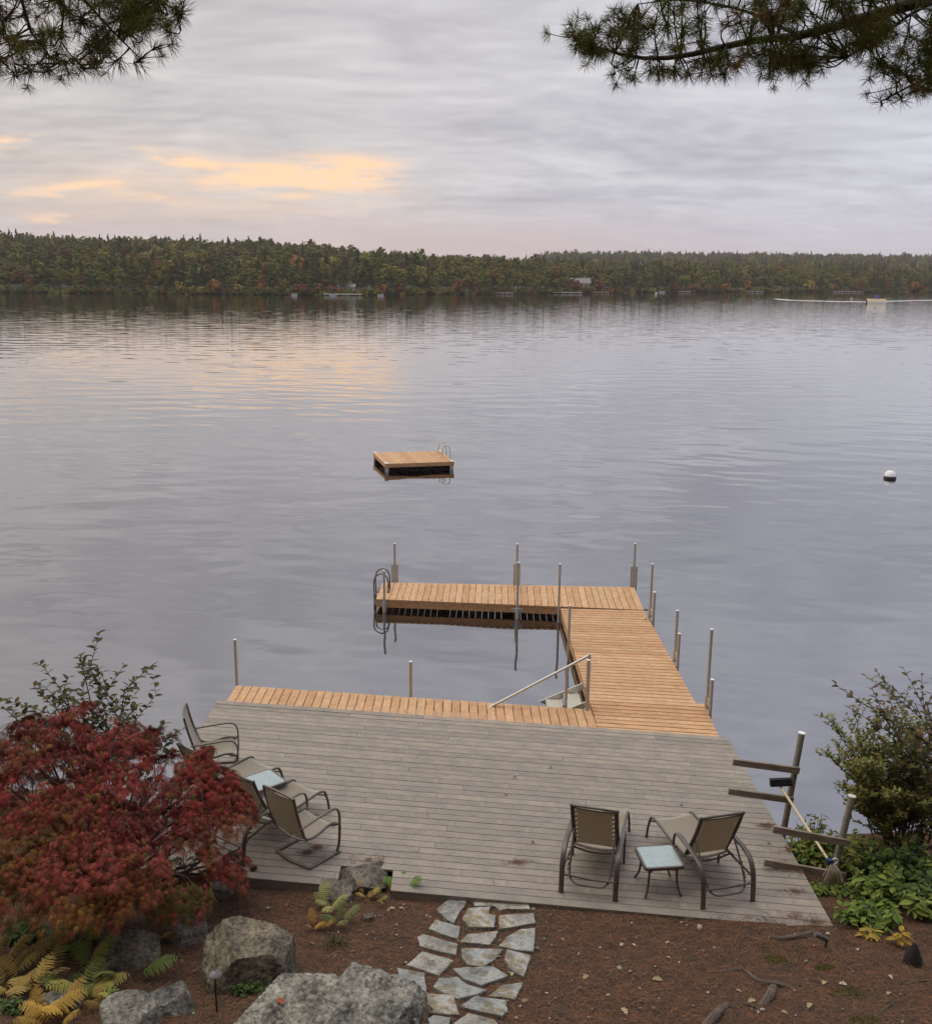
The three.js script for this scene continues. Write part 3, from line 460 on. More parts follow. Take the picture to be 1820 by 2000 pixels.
  function float(px, py, s, label) { const p = atY(px, py, 0), o = thing('far_float', label, 'buoy', [p[0], 0, p[2]]); const g = new THREE.SphereGeometry(s, 10, 8); g.scale(1, 1.1, 1); g.translate(0, s * 0.4, 0); part('ball', g, whiteP, o); part('ring', new THREE.TorusGeometry(s * 0.2, s * 0.06, 5, 8).translate(0, s * 1.6, 0), pane, o); }
  float(908, 573.5, 0.9, 'white mooring ball before the far red tree'); float(1073, 572.5, 0.8, 'white mooring ball before the cabin landing'); float(1281, 574, 0.6, 'small white float before dark pines'); float(1662, 585, 0.45, 'small white marker float in the boat wake');

  // pontoon boat under way and its wake
  const bp = atY(1710, 593, 0), cream = std(col(0.86, 0.72, 0.44), 0.5), violet = std(col(0.12, 0.07, 0.42), 0.8), dk = std(col(0.05, 0.05, 0.06), 0.6), boat = thing('pontoon_boat', 'cream pontoon boat with purple canvas trailing a white wake', 'boat', [bp[0], 0, bp[2]], -0.1);
  for (const z of [-0.95, 0.95]) part('pontoon', new THREE.CapsuleGeometry(0.34, 5.0, 4, 10).rotateZ(Math.PI / 2).translate(0, 0.12, z), alum, boat);
  part('deck', box(-2.7, 2.7, 0.42, 0.55, -1.2, 1.2), alum, boat);
  for (const z of [-1.2, 1.2]) part('fence_panel', box(-2.6, 2.6, 0.56, 1.45, z - 0.04, z + 0.04), cream, boat);
  for (const x of [-2.6, 2.6]) part('fence_panel', box(x - 0.04, x + 0.04, 0.56, 1.45, -1.15, 1.15), cream, boat);
  part('rolled_canvas', new THREE.CapsuleGeometry(0.42, 0.9, 4, 10).rotateZ(0.5).translate(-0.15, 1.75, 0.3), violet, boat); part('console', box(0.5, 1.1, 0.55, 1.7, -0.5, 0.3), dk, boat); part('outboard_motor', box(-3.05, -2.75, 0.0, 1.1, -0.2, 0.2), dk, boat);
  const foam = std(col(0.62, 0.61, 0.60), 0.7);
  const wk = (pts, label, w) => { const q = pts.map(([x, y]) => atY(x, y, 0)), rr = rng(9), list = []; for (let i = 0; i + 1 < q.length; i++) for (let k = 0; k < 60; k++) { const t = (k + rr()) / 60, x = lerp(q[i][0], q[i + 1][0], t), z = lerp(q[i][2], q[i + 1][2], t) + (rr() - 0.5) * w; const s = new THREE.SphereGeometry(1, 6, 4); s.scale(R(0.5, 1.5, rr), R(0.05, 0.12, rr), R(0.2, 0.6, rr)); s.translate(x, 0.0, z); list.push(s); } single('boat_wake', merge(list), foam, label, 'wake', null, 'stuff'); };
  wk([[1515, 584], [1545, 586.5], [1620, 588.5], [1694, 589.5]], 'thin white wake line trailing behind the pontoon boat', 1.4); wk([[1727, 588.5], [1780, 587], [1826, 586.5]], 'thin pale wave line ahead of the pontoon boat', 0.8);
}
// ------------------------------------------------------------------ swim float and mooring buoy
{
  const d = thing('swim_float', 'square cedar swim float with a hoop ladder, anchored out on the lake', 'swim float');
  const y = 0.33, NL = atY(752, 906, y), NR = atY(887, 901.5, y), FL = atY(729, 884, y), FR = atY(861, 880.5, y), c = (p) => [p[0], p[2]];
  planked(d, c(FL), c(FR), c(NL), c(NR), 18, false, y, 0.012);
  const L = (a, b, t) => [lerp(a[0], b[0], t), lerp(a[2], b[2], t)];
  const sides = [[NL, NR], [NR, FR], [FR, FL], [FL, NL]];
  for (const [a, b] of sides) { const ctr = [(NL[0] + FR[0]) / 2, (NL[2] + FR[2]) / 2], sh = (p) => [lerp(p[0], ctr[0], 0.012), lerp(p[2], ctr[1], 0.012)]; fascia(d, sh(a), sh(b), y - 0.15, y - 0.037, 0.04, cedarDark); }
  const black = std(col(0.012, 0.012, 0.013), 0.6);
  for (let i = 0; i < 6; i++) for (const s of [0.12, 0.88]) { const t = (i + 0.5) / 6, p = L(NL, NR, t), q = L(FL, FR, t), x = lerp(p[0], q[0], s), z = lerp(p[1], q[1], s); part('flotation_drum', new THREE.CylinderGeometry(0.19, 0.19, 0.40, 10).rotateZ(Math.PI / 2).translate(x, 0.0, z), black, d); }
  for (const p of [NL, NR, FL, FR]) { const g = box(-0.075, 0.075, y + 0.002, y + 0.02, -0.075, 0.075); g.translate(lerp(p[0], (NL[0] + FR[0]) / 2, 0.05), 0, lerp(p[2], (NL[2] + FR[2]) / 2, 0.05)); part('corner_cap', g, capMat, d); const k = box(-0.07, 0.07, -0.25, y - 0.16, -0.07, 0.07); k.translate(lerp(p[0], (NL[0] + FR[0]) / 2, 0.06), 0, lerp(p[2], (NL[2] + FR[2]) / 2, 0.06)); part('corner_post', k, galv, d); }
  const a = L(NR, FR, 0.42), b = L(NR, FR, 0.72); const lad = part('ladder', merge([a, b].map(([x, z]) => tube([[x + 0.06, -0.6, z], [x + 0.06, 0.58, z], [x + 0.0, 0.76, z], [x - 0.09, 0.80, z], [x - 0.18, 0.76, z], [x - 0.24, 0.58, z], [x - 0.24, y, z]], 0.02, 8))), alum, d);
  for (const yy of [-0.3, 0.0]) part('rung', pipe([a[0] + 0.06, yy, a[1]], [b[0] + 0.06, yy, b[1]], 0.018, 8), alum, lad);
  const bp = atY(1737, 934, 0), o = thing('mooring_buoy', 'round white mooring buoy with a dark band floating alone', 'buoy', [bp[0], 0, bp[2]]);
  const prof = [[0, 0.30], [0.08, 0.295], [0.15, 0.25], [0.2, 0.16], [0.215, 0.09]].map(([x, yy]) => new THREE.Vector2(x, yy)).reverse(); part('dome', new THREE.LatheGeometry(prof, 20), capMat, o);
  part('band', new THREE.LatheGeometry([[0.2, -0.2], [0.225, -0.02], [0.228, 0.05], [0.215, 0.09]].map(([x, yy]) => new THREE.Vector2(x, yy)), 20), std(col(0.03, 0.03, 0.04), 0.5), o);
  part('ring', new THREE.TorusGeometry(0.04, 0.01, 6, 12).translate(0, 0.32, 0), galv, o);
}
// ------------------------------------------------------------------ shore ground: bank of pine needles running under the deck into the lake
const litterTex = texture(1024, 1024, (u, v) => {
  const a = fbm(u * 9, v * 9, 3, 5, 9, 0.6), b = fbm(u * 60, v * 60, 8, 3, 60), n1 = fbm(u * 140 + v * 40, v * 300 - u * 90, 14, 2), n2 = fbm(u * 300 - v * 80, v * 120 + u * 60, 19, 2);
  const s = Math.max(n1, n2), k = 0.30 + a * 0.35 + (s - 0.5) * 0.7 + (b - 0.5) * 0.4; const red = 0.5 + (a - 0.5) * 0.8;
  return [k * 0.98, k * lerp(0.65, 0.82, 1 - red), k * lerp(0.45, 0.64, 1 - red)];
});
const litterBump = texture(1024, 1024, (u, v) => { const n1 = fbm(u * 140 + v * 40, v * 300 - u * 90, 14, 2), n2 = fbm(u * 300 - v * 80, v * 120 + u * 60, 19, 2); return [Math.max(n1, n2) * 0.7 + fbm(u * 30, v * 30, 2, 3, 30) * 0.3]; }, false);
{
  const P = [], I = [], U = [], nx = 260, nz = 190, xs = [], zs = [];
  for (let i = 0; i <= nx; i++) { const t = i / nx * 2 - 1; xs.push(7.5 * t + 52 * Math.sign(t) * Math.abs(t) ** 7); }
  for (let j = 0; j <= nz; j++) { const t = j / nz; zs.push(lerp(-13.5, -6.5, t) + 22 * Math.max(0, t - 0.86) / 0.14 * t - 11 * Math.max(0, 0.1 - t) / 0.1); }
  for (const z of zs) for (const x of xs) { const fine = (fbm(x * 9, z * 9, 31, 3) - 0.5) * 0.022; P.push(x, groundY(x, z) + (z > -10.6 ? fine : 0), z); U.push(x / 1.6, z / 1.6); }
  for (let j = 0; j < nz; j++) for (let i = 0; i < nx; i++) { const a = j * (nx + 1) + i; I.push(a, a + nx + 1, a + 1, a + 1, a + nx + 1, a + nx + 2); }
  const g = new THREE.BufferGeometry(); g.setAttribute('position', new THREE.Float32BufferAttribute(P, 3)); g.setAttribute('uv', new THREE.Float32BufferAttribute(U, 2)); g.setIndex(I); g.computeVertexNormals();
  single('shore_ground', g, std(col(0.265, 0.215, 0.165), 0.95, { map: litterTex, bumpMap: litterBump, bumpScale: 0.012 }), 'bank of brown pine needle litter', 'ground', null, 'structure');
}
const rockTex = texture(1024, 1024, (u, v) => { const a = fbm(u * 7, v * 7, 41, 5, 7, 0.6), b = fbm(u * 40, v * 40, 45, 4, 40, 0.6), l = sstep(0.56, 0.66, fbm(u * 24, v * 24, 47, 4, 24)), dk = sstep(0.55, 0.70, fbm(u * 44, v * 44, 49, 4, 44)); const n = 0.62 + (a - 0.5) * 0.7 + (b - 0.5) * 0.5; const k = lerp(lerp(n, n * 0.72, dk), 0.92, l * 0.3); return [k, k * 0.985, k * 0.94]; });
const rockBump = texture(512, 512, (u, v) => [fbm(u * 12, v * 12, 41, 6, 12, 0.62)], false);
const rockMat = (c) => std(col(...c), 0.88, { map: rockTex, bumpMap: rockBump, bumpScale: 0.02 });
// faceted stone: a sphere cut by planes [nx, ny, nz, d], then roughened
function stone(seed, size, planes, rough = 0.05) {
  const g = new THREE.IcosahedronGeometry(1, 22), p = g.attributes.position, r = rng(seed), pl = planes.map(([a, b, c, d]) => { const l = Math.hypot(a, b, c); return [a / l, b / l, c / l, d]; }), uv = [];
  for (let i = 0; i < 9; i++) { const a = r() * 6.283, e = R(-0.7, 0.9, r), c = Math.sqrt(1 - e * e); pl.push([Math.cos(a) * c, e, Math.sin(a) * c, R(0.78, 0.98, r)]); }
  for (let i = 0; i < p.count; i++) {
    const d = new THREE.Vector3().fromBufferAttribute(p, i).normalize(); let s = 1.3; for (const [a, b, c, q] of pl) { const k = a * d.x + b * d.y + c * d.z; if (k > 0.02) s = Math.min(s, q / k); }
    s *= 1 + (fbm(d.x * 2.2 + seed, d.y * 2.2, d.z * 2.2 + 9, 4) - 0.5) * rough * 3 + (fbm(d.x * 9 + seed, d.y * 9, d.z * 9 + 9, 3) - 0.5) * rough;
    p.setXYZ(i, d.x * s * size[0], d.y * s * size[1], d.z * s * size[2]);
    
  }
  const nf = new THREE.Vector3(), A = new THREE.Vector3(), B = new THREE.Vector3(), C = new THREE.Vector3();
  for (let i = 0; i < p.count; i += 3) { A.fromBufferAttribute(p, i); B.fromBufferAttribute(p, i + 1); C.fromBufferAttribute(p, i + 2); nf.crossVectors(B.clone().sub(A), C.clone().sub(A)); const ax = Math.abs(nf.x), ay = Math.abs(nf.y), az = Math.abs(nf.z); for (const q of [A, B, C]) uv.push(...(ay > ax && ay > az ? [q.x, q.z] : ax > az ? [q.z, q.y] : [q.x, q.y]).map((t, k) => t * 0.8 + seed * 0.13 + k * 0.4)); }
  g.setAttribute('uv', new THREE.Float32BufferAttribute(uv, 2)); g.computeVertexNormals(); return g;
}
const slabs = {};
function rock(px, py, sink, size, turn, planes, c, label, seed, rough) { const b = onG(px, py), g = stone(seed, size, planes, rough); const m = single('rock', g, rockMat(c), label, 'rock'); m.position.set(b[0], b[1] + size[1] * sink, b[2]); m.rotation.y = turn; m.updateMatrixWorld(); slabs[label] = m; return m; }
rock(488, 1910, 0.24, [0.48, 0.47, 0.40], 0.2, [[0.05, 1, 0.12, 0.66], [0.1, 0.2, 1, 0.66], [1, 0.15, 0.25, 0.86], [-0.75, 0.8, 0.25, 0.72], [-1, 0.05, 0.3, 0.9], [0.6, 0.9, 0.1, 0.84], [-0.3, 0.5, 1, 0.84]], [0.37, 0.32, 0.24], 'large tan and grey boulder behind the mushroom path light', 3, 0.035).name = 'boulder';
rock(585, 2004, 0.0, [0.70, 0.50, 0.60], 0.3, [[0.03, 1, 0.3, 0.36], [-0.75, 0.15, -0.66, 0.62], [-0.6, 0.25, 0.8, 0.85], [1, 0.2, 0, 0.7], [0.25, 0.15, -1, 0.66]], [0.52, 0.505, 0.45], 'broad smooth pale grey slab with a fallen red oak leaf', 8, 0.02).name = 'rock_slab';
rock(712, 2004, 0.0, [0.58, 0.5, 0.58], -0.45, [[0.05, 1, 0.26, 0.40], [0.8, 0.5, 0.1, 0.72], [-0.9, 0.4, 0, 0.8], [0, 0.3, -1, 0.8]], [0.44, 0.435, 0.405], 'rough speckled grey slab leaning against the smooth slab', 15, 0.05);
rock(250, 2008, 0.1, [0.26, 0.22, 0.24], 0, [[0.1, 1, 0.2, 0.85]], [0.36, 0.35, 0.315], 'rounded speckled grey rock below the green fern', 21, 0.05);
rock(314, 1975, -0.05, [0.34, 0.22, 0.20], 0.5, [[0, 1, 0.2, 0.75], [-0.5, 0.5, 1, 0.7]], [0.27, 0.26, 0.235], 'grey flat sided rock between fern and path light', 27, 0.04);
rock(245, 1876, 0.0, [0.36, 0.22, 0.24], 0.2, [[0, 1, 0.3, 0.7], [0.8, 0.6, 0.4, 0.75]], [0.30, 0.26, 0.20], 'brown rock tucked under the red maple', 33, 0.04);
rock(372, 1832, 0.1, [0.20, 0.18, 0.18], 0.2, [[0, 1, 0.3, 0.75]], [0.27, 0.25, 0.225], 'small grey rock at the edge of the red maple', 35, 0.05);
rock(418, 1750, 0.2, [0.2, 0.2, 0.16], 0.2, [[0, 1, 0.3, 0.75]], [0.3, 0.275, 0.245], 'pale rock behind the red maple beside the deck corner', 37, 0.05);
rock(706, 1728, 0.12, [0.30, 0.22, 0.28], 0.1, [[0, 1, 0.15, 0.75], [-0.8, 0.5, 0.4, 0.75]], [0.27, 0.24, 0.205], 'rough mossy ledge of rock filling the deck notch', 43, 0.09);
rock(655, 1748, 0.05, [0.22, 0.14, 0.2], 0.1, [[0, 1, 0.15, 0.75]], [0.3, 0.265, 0.22], 'low grey rock beside the notch ledge', 44, 0.06);
rock(762, 1978, 0.0, [0.25, 0.10, 0.22], 0.3, [[0.1, 1, 0.1, 0.7]], [0.26, 0.2, 0.15], 'flat brown stone wedged beside the speckled slab', 51, 0.04);
rock(795, 1955, 0.0, [0.17, 0.09, 0.17], 0.9, [[0.1, 1, 0.1, 0.7]], [0.5, 0.44, 0.33], 'pale yellowish stone wedged beside the speckled slab', 53, 0.04);
rock(808, 1992, 0.0, [0.16, 0.08, 0.16], 0.2, [[0.1, 1, 0.1, 0.7]], [0.44, 0.33, 0.23], 'small orange tan stone by the path edge', 55, 0.04);
rock(717, 1797, 0.2, [0.06, 0.06, 0.05], 0.2, [[0, 1, 0.1, 0.7]], [0.3, 0.24, 0.19], 'fist sized brown stone lying alone on the needles', 57, 0.04);
rock(590, 1922, 0.1, [0.14, 0.07, 0.1], 0.2, [[0, 1, 0.1, 0.7]], [0.22, 0.17, 0.145], 'small brown stone between the boulder and the smooth slab', 59, 0.04);
rock(105, 1968, 0.1, [0.22, 0.12, 0.14], 0.2, [[0, 1, 0.1, 0.7]], [0.26, 0.25, 0.225], 'grey stone under the yellow fern', 61, 0.04);

{ // flagstone path from the deck uphill
  const path = new THREE.Group(); path.name = 'flagstone_path'; scene.add(path); tag(path, 'path of irregular blue grey flagstones leading up from the deck', 'path', null, 'structure');
  const Z = (a) => a.map(([x, y]) => [650 + x / 3.033, 1650 + y / 3.033]);
  const st = [[[615, 385], [650, 350], [700, 318], [795, 320], [790, 350], [750, 400], [720, 468], [680, 450]], [[830, 335], [1000, 340], [1020, 335], [1160, 350], [1168, 385], [1030, 380], [990, 390], [960, 365], [840, 362]], [[765, 440], [800, 380], [935, 370], [925, 410], [965, 420], [955, 495], [810, 490]], [[985, 420], [1190, 405], [1200, 465], [985, 503]], [[565, 500], [605, 447], [755, 488], [740, 560], [640, 530]], [[750, 575], [800, 530], [978, 510], [965, 550], [930, 592], [840, 585]], [[980, 600], [1030, 545], [1110, 500], [1198, 493], [1190, 635], [1080, 620]], [[500, 545], [530, 530], [740, 590], [730, 655], [620, 630], [515, 600]], [[763, 608], [1008, 617], [960, 680], [890, 720], [800, 710], [762, 660]], [[435, 715], [530, 630], [717, 688], [630, 775], [540, 745]], [[1015, 685], [1028, 625], [1175, 660], [1130, 785], [1050, 740]], [[712, 735], [800, 728], [950, 720], [1042, 775], [880, 835], [780, 800]], [[595, 850], [625, 790], [735, 780], [800, 830], [910, 870], [860, 890], [740, 910], [650, 880]], [[380, 730], [545, 760], [555, 880], [420, 870], [400, 790]], [[920, 895], [1000, 830], [1125, 810], [1080, 915], [990, 900]], [[555, 882], [715, 890], [750, 1012], [570, 1000]], [[750, 960], [840, 898], [1025, 920], [1035, 985], [1000, 1018], [880, 990]], [[560, 1035], [600, 1012], [697, 1030], [690, 1120], [590, 1110]], [[715, 1062], [800, 1003], [960, 1040], [985, 1080], [900, 1140], [730, 1125]]];
  const slate = texture(512, 512, (u, v) => { const a = fbm(u * 5, v * 5, 3, 5, 5, 0.6), b = fbm(u * 50, v * 50, 6, 3, 50), s = sstep(0.55, 0.72, fbm(u * 9, v * 9, 12, 4, 9)); const k = 0.72 + (a - 0.5) * 0.5 + (b - 0.5) * 0.25; return [lerp(k, k * 0.86, s), lerp(k, k * 0.80, s), lerp(k, k * 0.70, s)]; });
  const mats = [[0.48, 0.485, 0.45], [0.44, 0.455, 0.435], [0.52, 0.50, 0.44], [0.46, 0.455, 0.42]].map((c) => std(col(...c), 0.8, { map: slate, bumpMap: rockBump, bumpScale: 0.006 })), r = rng(8);
  st.forEach((poly, n) => {
    let q = Z(poly).map(([x, y]) => onG(x, y, 0.03)); const c = [0, 1, 2].map((k) => q.reduce((s, p) => s + p[k], 0) / q.length);
    // finer uneven outline
    const o = []; q.forEach((p, i) => { const m = q[(i + 1) % q.length]; for (let k = 0; k < 4; k++) { const t = k / 4, j = k ? 0.006 : 0; o.push([lerp(p[0], m[0], t) + (r() - 0.5) * 2 * j, lerp(p[2], m[2], t) + (r() - 0.5) * 2 * j]); } });
    const gx = (groundY(c[0] + 0.2, c[2]) - groundY(c[0] - 0.2, c[2])) / 0.4, gz = (groundY(c[0], c[2] + 0.2) - groundY(c[0], c[2] - 0.2)) / 0.4, top = (x, z) => groundY(c[0], c[2]) + 0.034 + gx * (x - c[0]) + gz * (z - c[2]);
    let area = 0; o.forEach((a, i) => { const b = o[(i + 1) % o.length]; area += a[0] * b[1] - b[0] * a[1]; }); if (area > 0) o.reverse();
    const ins = o.map(([x, z]) => [lerp(x, c[0], 0.022), lerp(z, c[2], 0.022)]), tri = THREE.ShapeUtils.triangulateShape(ins.map(([x, z]) => new THREE.Vector2(x, -z)), []), f = new Faces(), P = (a, dy) => [a[0], top(a[0], a[1]) + dy, a[1]], uo = r() * 5;
    for (const [i, j, k] of tri) f.tri(P(ins[i], 0), P(ins[j], 0), P(ins[k], 0), [ins[i][0] + uo, ins[i][1]], [ins[j][0] + uo, ins[j][1]], [ins[k][0] + uo, ins[k][1]]);
    o.forEach((a, i) => { const j = (i + 1) % o.length, b = o[j]; f.quad(P(a, -0.008), P(b, -0.008), P(ins[j], 0), P(ins[i], 0), [a[0] + uo, a[1]], [b[0] + uo, b[1]], [ins[j][0] + uo, ins[j][1]], [ins[i][0] + uo, ins[i][1]]); f.quad(P(a, -0.09), P(b, -0.09), P(b, -0.008), P(a, -0.008), [i * 0.03, 0], [i * 0.03 + 0.03, 0], [i * 0.03 + 0.03, 0.08], [i * 0.03, 0.08]); });
    part('flagstone', f.build(), mats[n === 1 || n === 3 || n === 7 ? 2 : Math.floor(r() * 4)], path);
  });
}
{ // needle litter, grit and fallen leaves
  const r = rng(61), m4 = new THREE.Matrix4(), q = new THREE.Quaternion(), e = new THREE.Euler();
  const needle = new THREE.BufferGeometry(); { const p = [], w = 0.0016; for (let i = 0; i < 3; i++) { const x0 = (i / 3 - 0.5) * 0.09, x1 = ((i + 1) / 3 - 0.5) * 0.09, c = (x) => 0.012 * (1 - (x / 0.045) ** 2); p.push(x0, 0, c(x0) - w, x1, 0, c(x1) + w, x1, 0, c(x1) - w, x0, 0, c(x0) - w, x0, 0, c(x0) + w, x1, 0, c(x1) + w); } needle.setAttribute('position', new THREE.Float32BufferAttribute(p, 3)); needle.computeVertexNormals(); noUv(needle); }
  const N = 24000, im = new THREE.InstancedMesh(needle, std(col(1, 1, 1), 0.9, { side: THREE.DoubleSide }), N); im.name = 'pine_needle_litter'; let n = 0;
  while (n < N) { const x = R(-5, 6, r), z = R(-11.4, -7.6, r); if (z < -10.2 + x * 0.14 - 0.35 && x < 4.1 && r() < 0.97) continue; e.set(R(-0.25, 0.25, r), r() * 6.28, R(-0.25, 0.25, r)); const s = R(0.7, 1.3, r); m4.compose(new THREE.Vector3(x, groundY(x, z) + 0.008 + r() * 0.014, z), q.setFromEuler(e), new THREE.Vector3(s, s, s)); im.setMatrixAt(n, m4); const t = r(), k = R(0.35, 0.95, r); im.setColorAt(n, t < 0.75 ? col(0.18 * k, 0.095 * k, 0.05 * k) : t < 0.93 ? col(0.24 * k, 0.15 * k, 0.08 * k) : col(0.08 * k, 0.05 * k, 0.035 * k)); n++; }
  scene.add(tag(im, 'brown fallen pine needles covering the bank', 'needle litter', null, 'stuff'));
  const peb = new THREE.InstancedMesh(noUv(new THREE.IcosahedronGeometry(1, 1)), std(col(1, 1, 1), 0.85), 200); peb.name = 'pebbles';
  for (let i = 0; i < 200; i++) { const x = r() < 0.6 ? R(-1.4, 1.9, r) : R(-2.6, 4.6, r), z = R(-10.4, -7.9, r), s = R(0.005, 0.014, r) * (r() < 0.1 ? 1.7 : 1); e.set(r() * 6, r() * 6, 0); m4.compose(new THREE.Vector3(x, groundY(x, z) + 0.014, z), q.setFromEuler(e), new THREE.Vector3(s * 1.3, s * 0.7, s)); peb.setMatrixAt(i, m4); const k = R(0.15, 0.5, r); peb.setColorAt(i, col(k, k * 0.9, k * 0.76)); }
  scene.add(tag(peb, 'pale gravel grains scattered over the needles', 'pebbles', null, 'stuff'));
  // lobed oak leaves lying about, each its own
  function oak(s) { const o = []; const half = [[0, 0], [0.03, 0.08], [0.1, 0.12], [0.2, 0.2], [0.22, 0.27], [0.1, 0.33], [0.24, 0.42], [0.32, 0.5], [0.3, 0.58], [0.13, 0.6], [0.22, 0.7], [0.24, 0.78], [0.16, 0.84], [0.08, 0.86], [0.07, 0.95], [0, 1]]; const p = half.concat(half.slice(1, -1).reverse().map(([x, y]) => [-x, y])); const tri = THREE.ShapeUtils.triangulateShape(p.map(([x, y]) => new THREE.Vector2(x, y)), []); const pos = []; for (const t of tri) for (const i of t) { const [x, y] = p[i]; pos.push(x * s, (Math.abs(x) * 0.28 + 0.12 * Math.sin(y * 3)) * s, (y - 0.5) * s); } const g = new THREE.BufferGeometry(); g.setAttribute('position', new THREE.Float32BufferAttribute(pos, 3)); g.computeVertexNormals(); return noUv(g); }
  const og = oak(0.09), lm = (c) => std(col(...c), 0.8, { side: THREE.DoubleSide }), tanL = [[0.42, 0.33, 0.19], [0.36, 0.27, 0.15], [0.33, 0.30, 0.15], [0.44, 0.38, 0.26]].map(lm), redL = lm([0.30, 0.07, 0.03]), brownL = lm([0.17, 0.09, 0.045]);
  const proto = new THREE.Mesh(og, tanL[0]);
  const leaf = (p, m, label, group, s = 1) => { const o = proto.clone(); o.material = m; o.name = numbered('fallen_leaf'); o.position.set(p[0], p[1] + 0.012, p[2]); o.rotation.set(R(-0.2, 0.2, r), r() * 6.28, R(-0.2, 0.2, r)); o.scale.setScalar(s); scene.add(o); tag(o, label, 'leaf', group); };
  for (const [x, y] of [[1365, 1813], [1214, 1848], [1237, 1848], [1283, 1916], [1441, 1938], [1609, 1922], [1645, 1925], [1580, 1967], [1531, 1980], [1738, 1911], [1735, 1943], [1674, 1857], [1219, 1978], [1468, 1958], [1304, 1873], [1000, 1905], [1024, 1958], [1143, 1911], [784, 1776], [765, 1777], [466, 1799]]) leaf(onG(x, y), tanL[Math.floor(r() * 4)], 'pale tan oak leaf fallen on the pine needles', 'pale leaves on the pine needles', R(0.6, 1.15, r));
  for (const [x, y] of [[480, 1872], [356, 1880], [338, 1878], [500, 1835], [610, 1845], [380, 1900], [690, 1860], [560, 1770]]) leaf(onG(x, y), brownL, 'brown curled leaf fallen on the pine needles', 'brown leaves on the pine needles', R(0.6, 1, r));
  { const hit = new THREE.Raycaster(new THREE.Vector3(0, CH, 0), new THREE.Vector3(...ray(548, 1958)).normalize()).intersectObject(slabs['broad smooth pale grey slab with a fallen red oak leaf'])[0]; if (hit) leaf(hit.point.toArray(), redL, 'red oak leaf lying on the smooth pale slab', null, 1.15); }
  for (const [x, y, c] of [[1005, 1519, 1], [988, 1553, 0], [1040, 1646, 1], [985, 1580, 2], [1500, 1648, 1], [1330, 1573, 1], [1130, 1590, 2], [1071, 1687, 2], [1075, 1500, 1]]) leaf(atY(x, y, GY), [redL, brownL, tanL[3]][c], ['red leaf lying on the grey deck boards', 'brown leaf lying on the grey deck boards', 'pale leaf scrap lying on the grey deck boards'][c], 'leaves on the deck', [0.7, 0.7, 0.4][c]);
  // drifts of needles blown on to the deck by the bushes
  const dn = new THREE.InstancedMesh(needle, std(col(1, 1, 1), 0.9, { side: THREE.DoubleSide }), 900); dn.name = 'deck_needle_drift';
  const spots = [[1545, 1660, 0.3], [1530, 1690, 0.28], [1553, 1700, 0.25], [1553, 1741, 0.22], [1498, 1612, 0.2], [1545, 1790, 0.3], [620, 1655, 0.12], [600, 1665, 0.12], [1590, 1800, 0.2], [720, 1680, 0.35], [1010, 1684, 0.2]];
  for (let i = 0; i < 900; i++) { const s = spots[Math.floor(r() * spots.length)], p = atY(s[0], s[1], GY), a = r() * 6.28, d = r() * s[2] * (0.4 + r()); let x = Math.min(4.08, p[0] + Math.cos(a) * d), z = p[2] + Math.sin(a) * d * 0.4; e.set(R(-0.1, 0.1, r), r() * 6.28, R(-0.1, 0.1, r)); const k = R(0.7, 1.1, r); m4.compose(new THREE.Vector3(x, GY + 0.006 + r() * 0.008, z), q.setFromEuler(e), new THREE.Vector3(k, k, k)); dn.setMatrixAt(i, m4); const b = R(0.5, 1.1, r); dn.setColorAt(i, col(0.17 * b, 0.08 * b, 0.045 * b)); }
  scene.add(tag(dn, 'small drifts of brown needles on the deck boards', 'needle litter', null, 'stuff'));
}
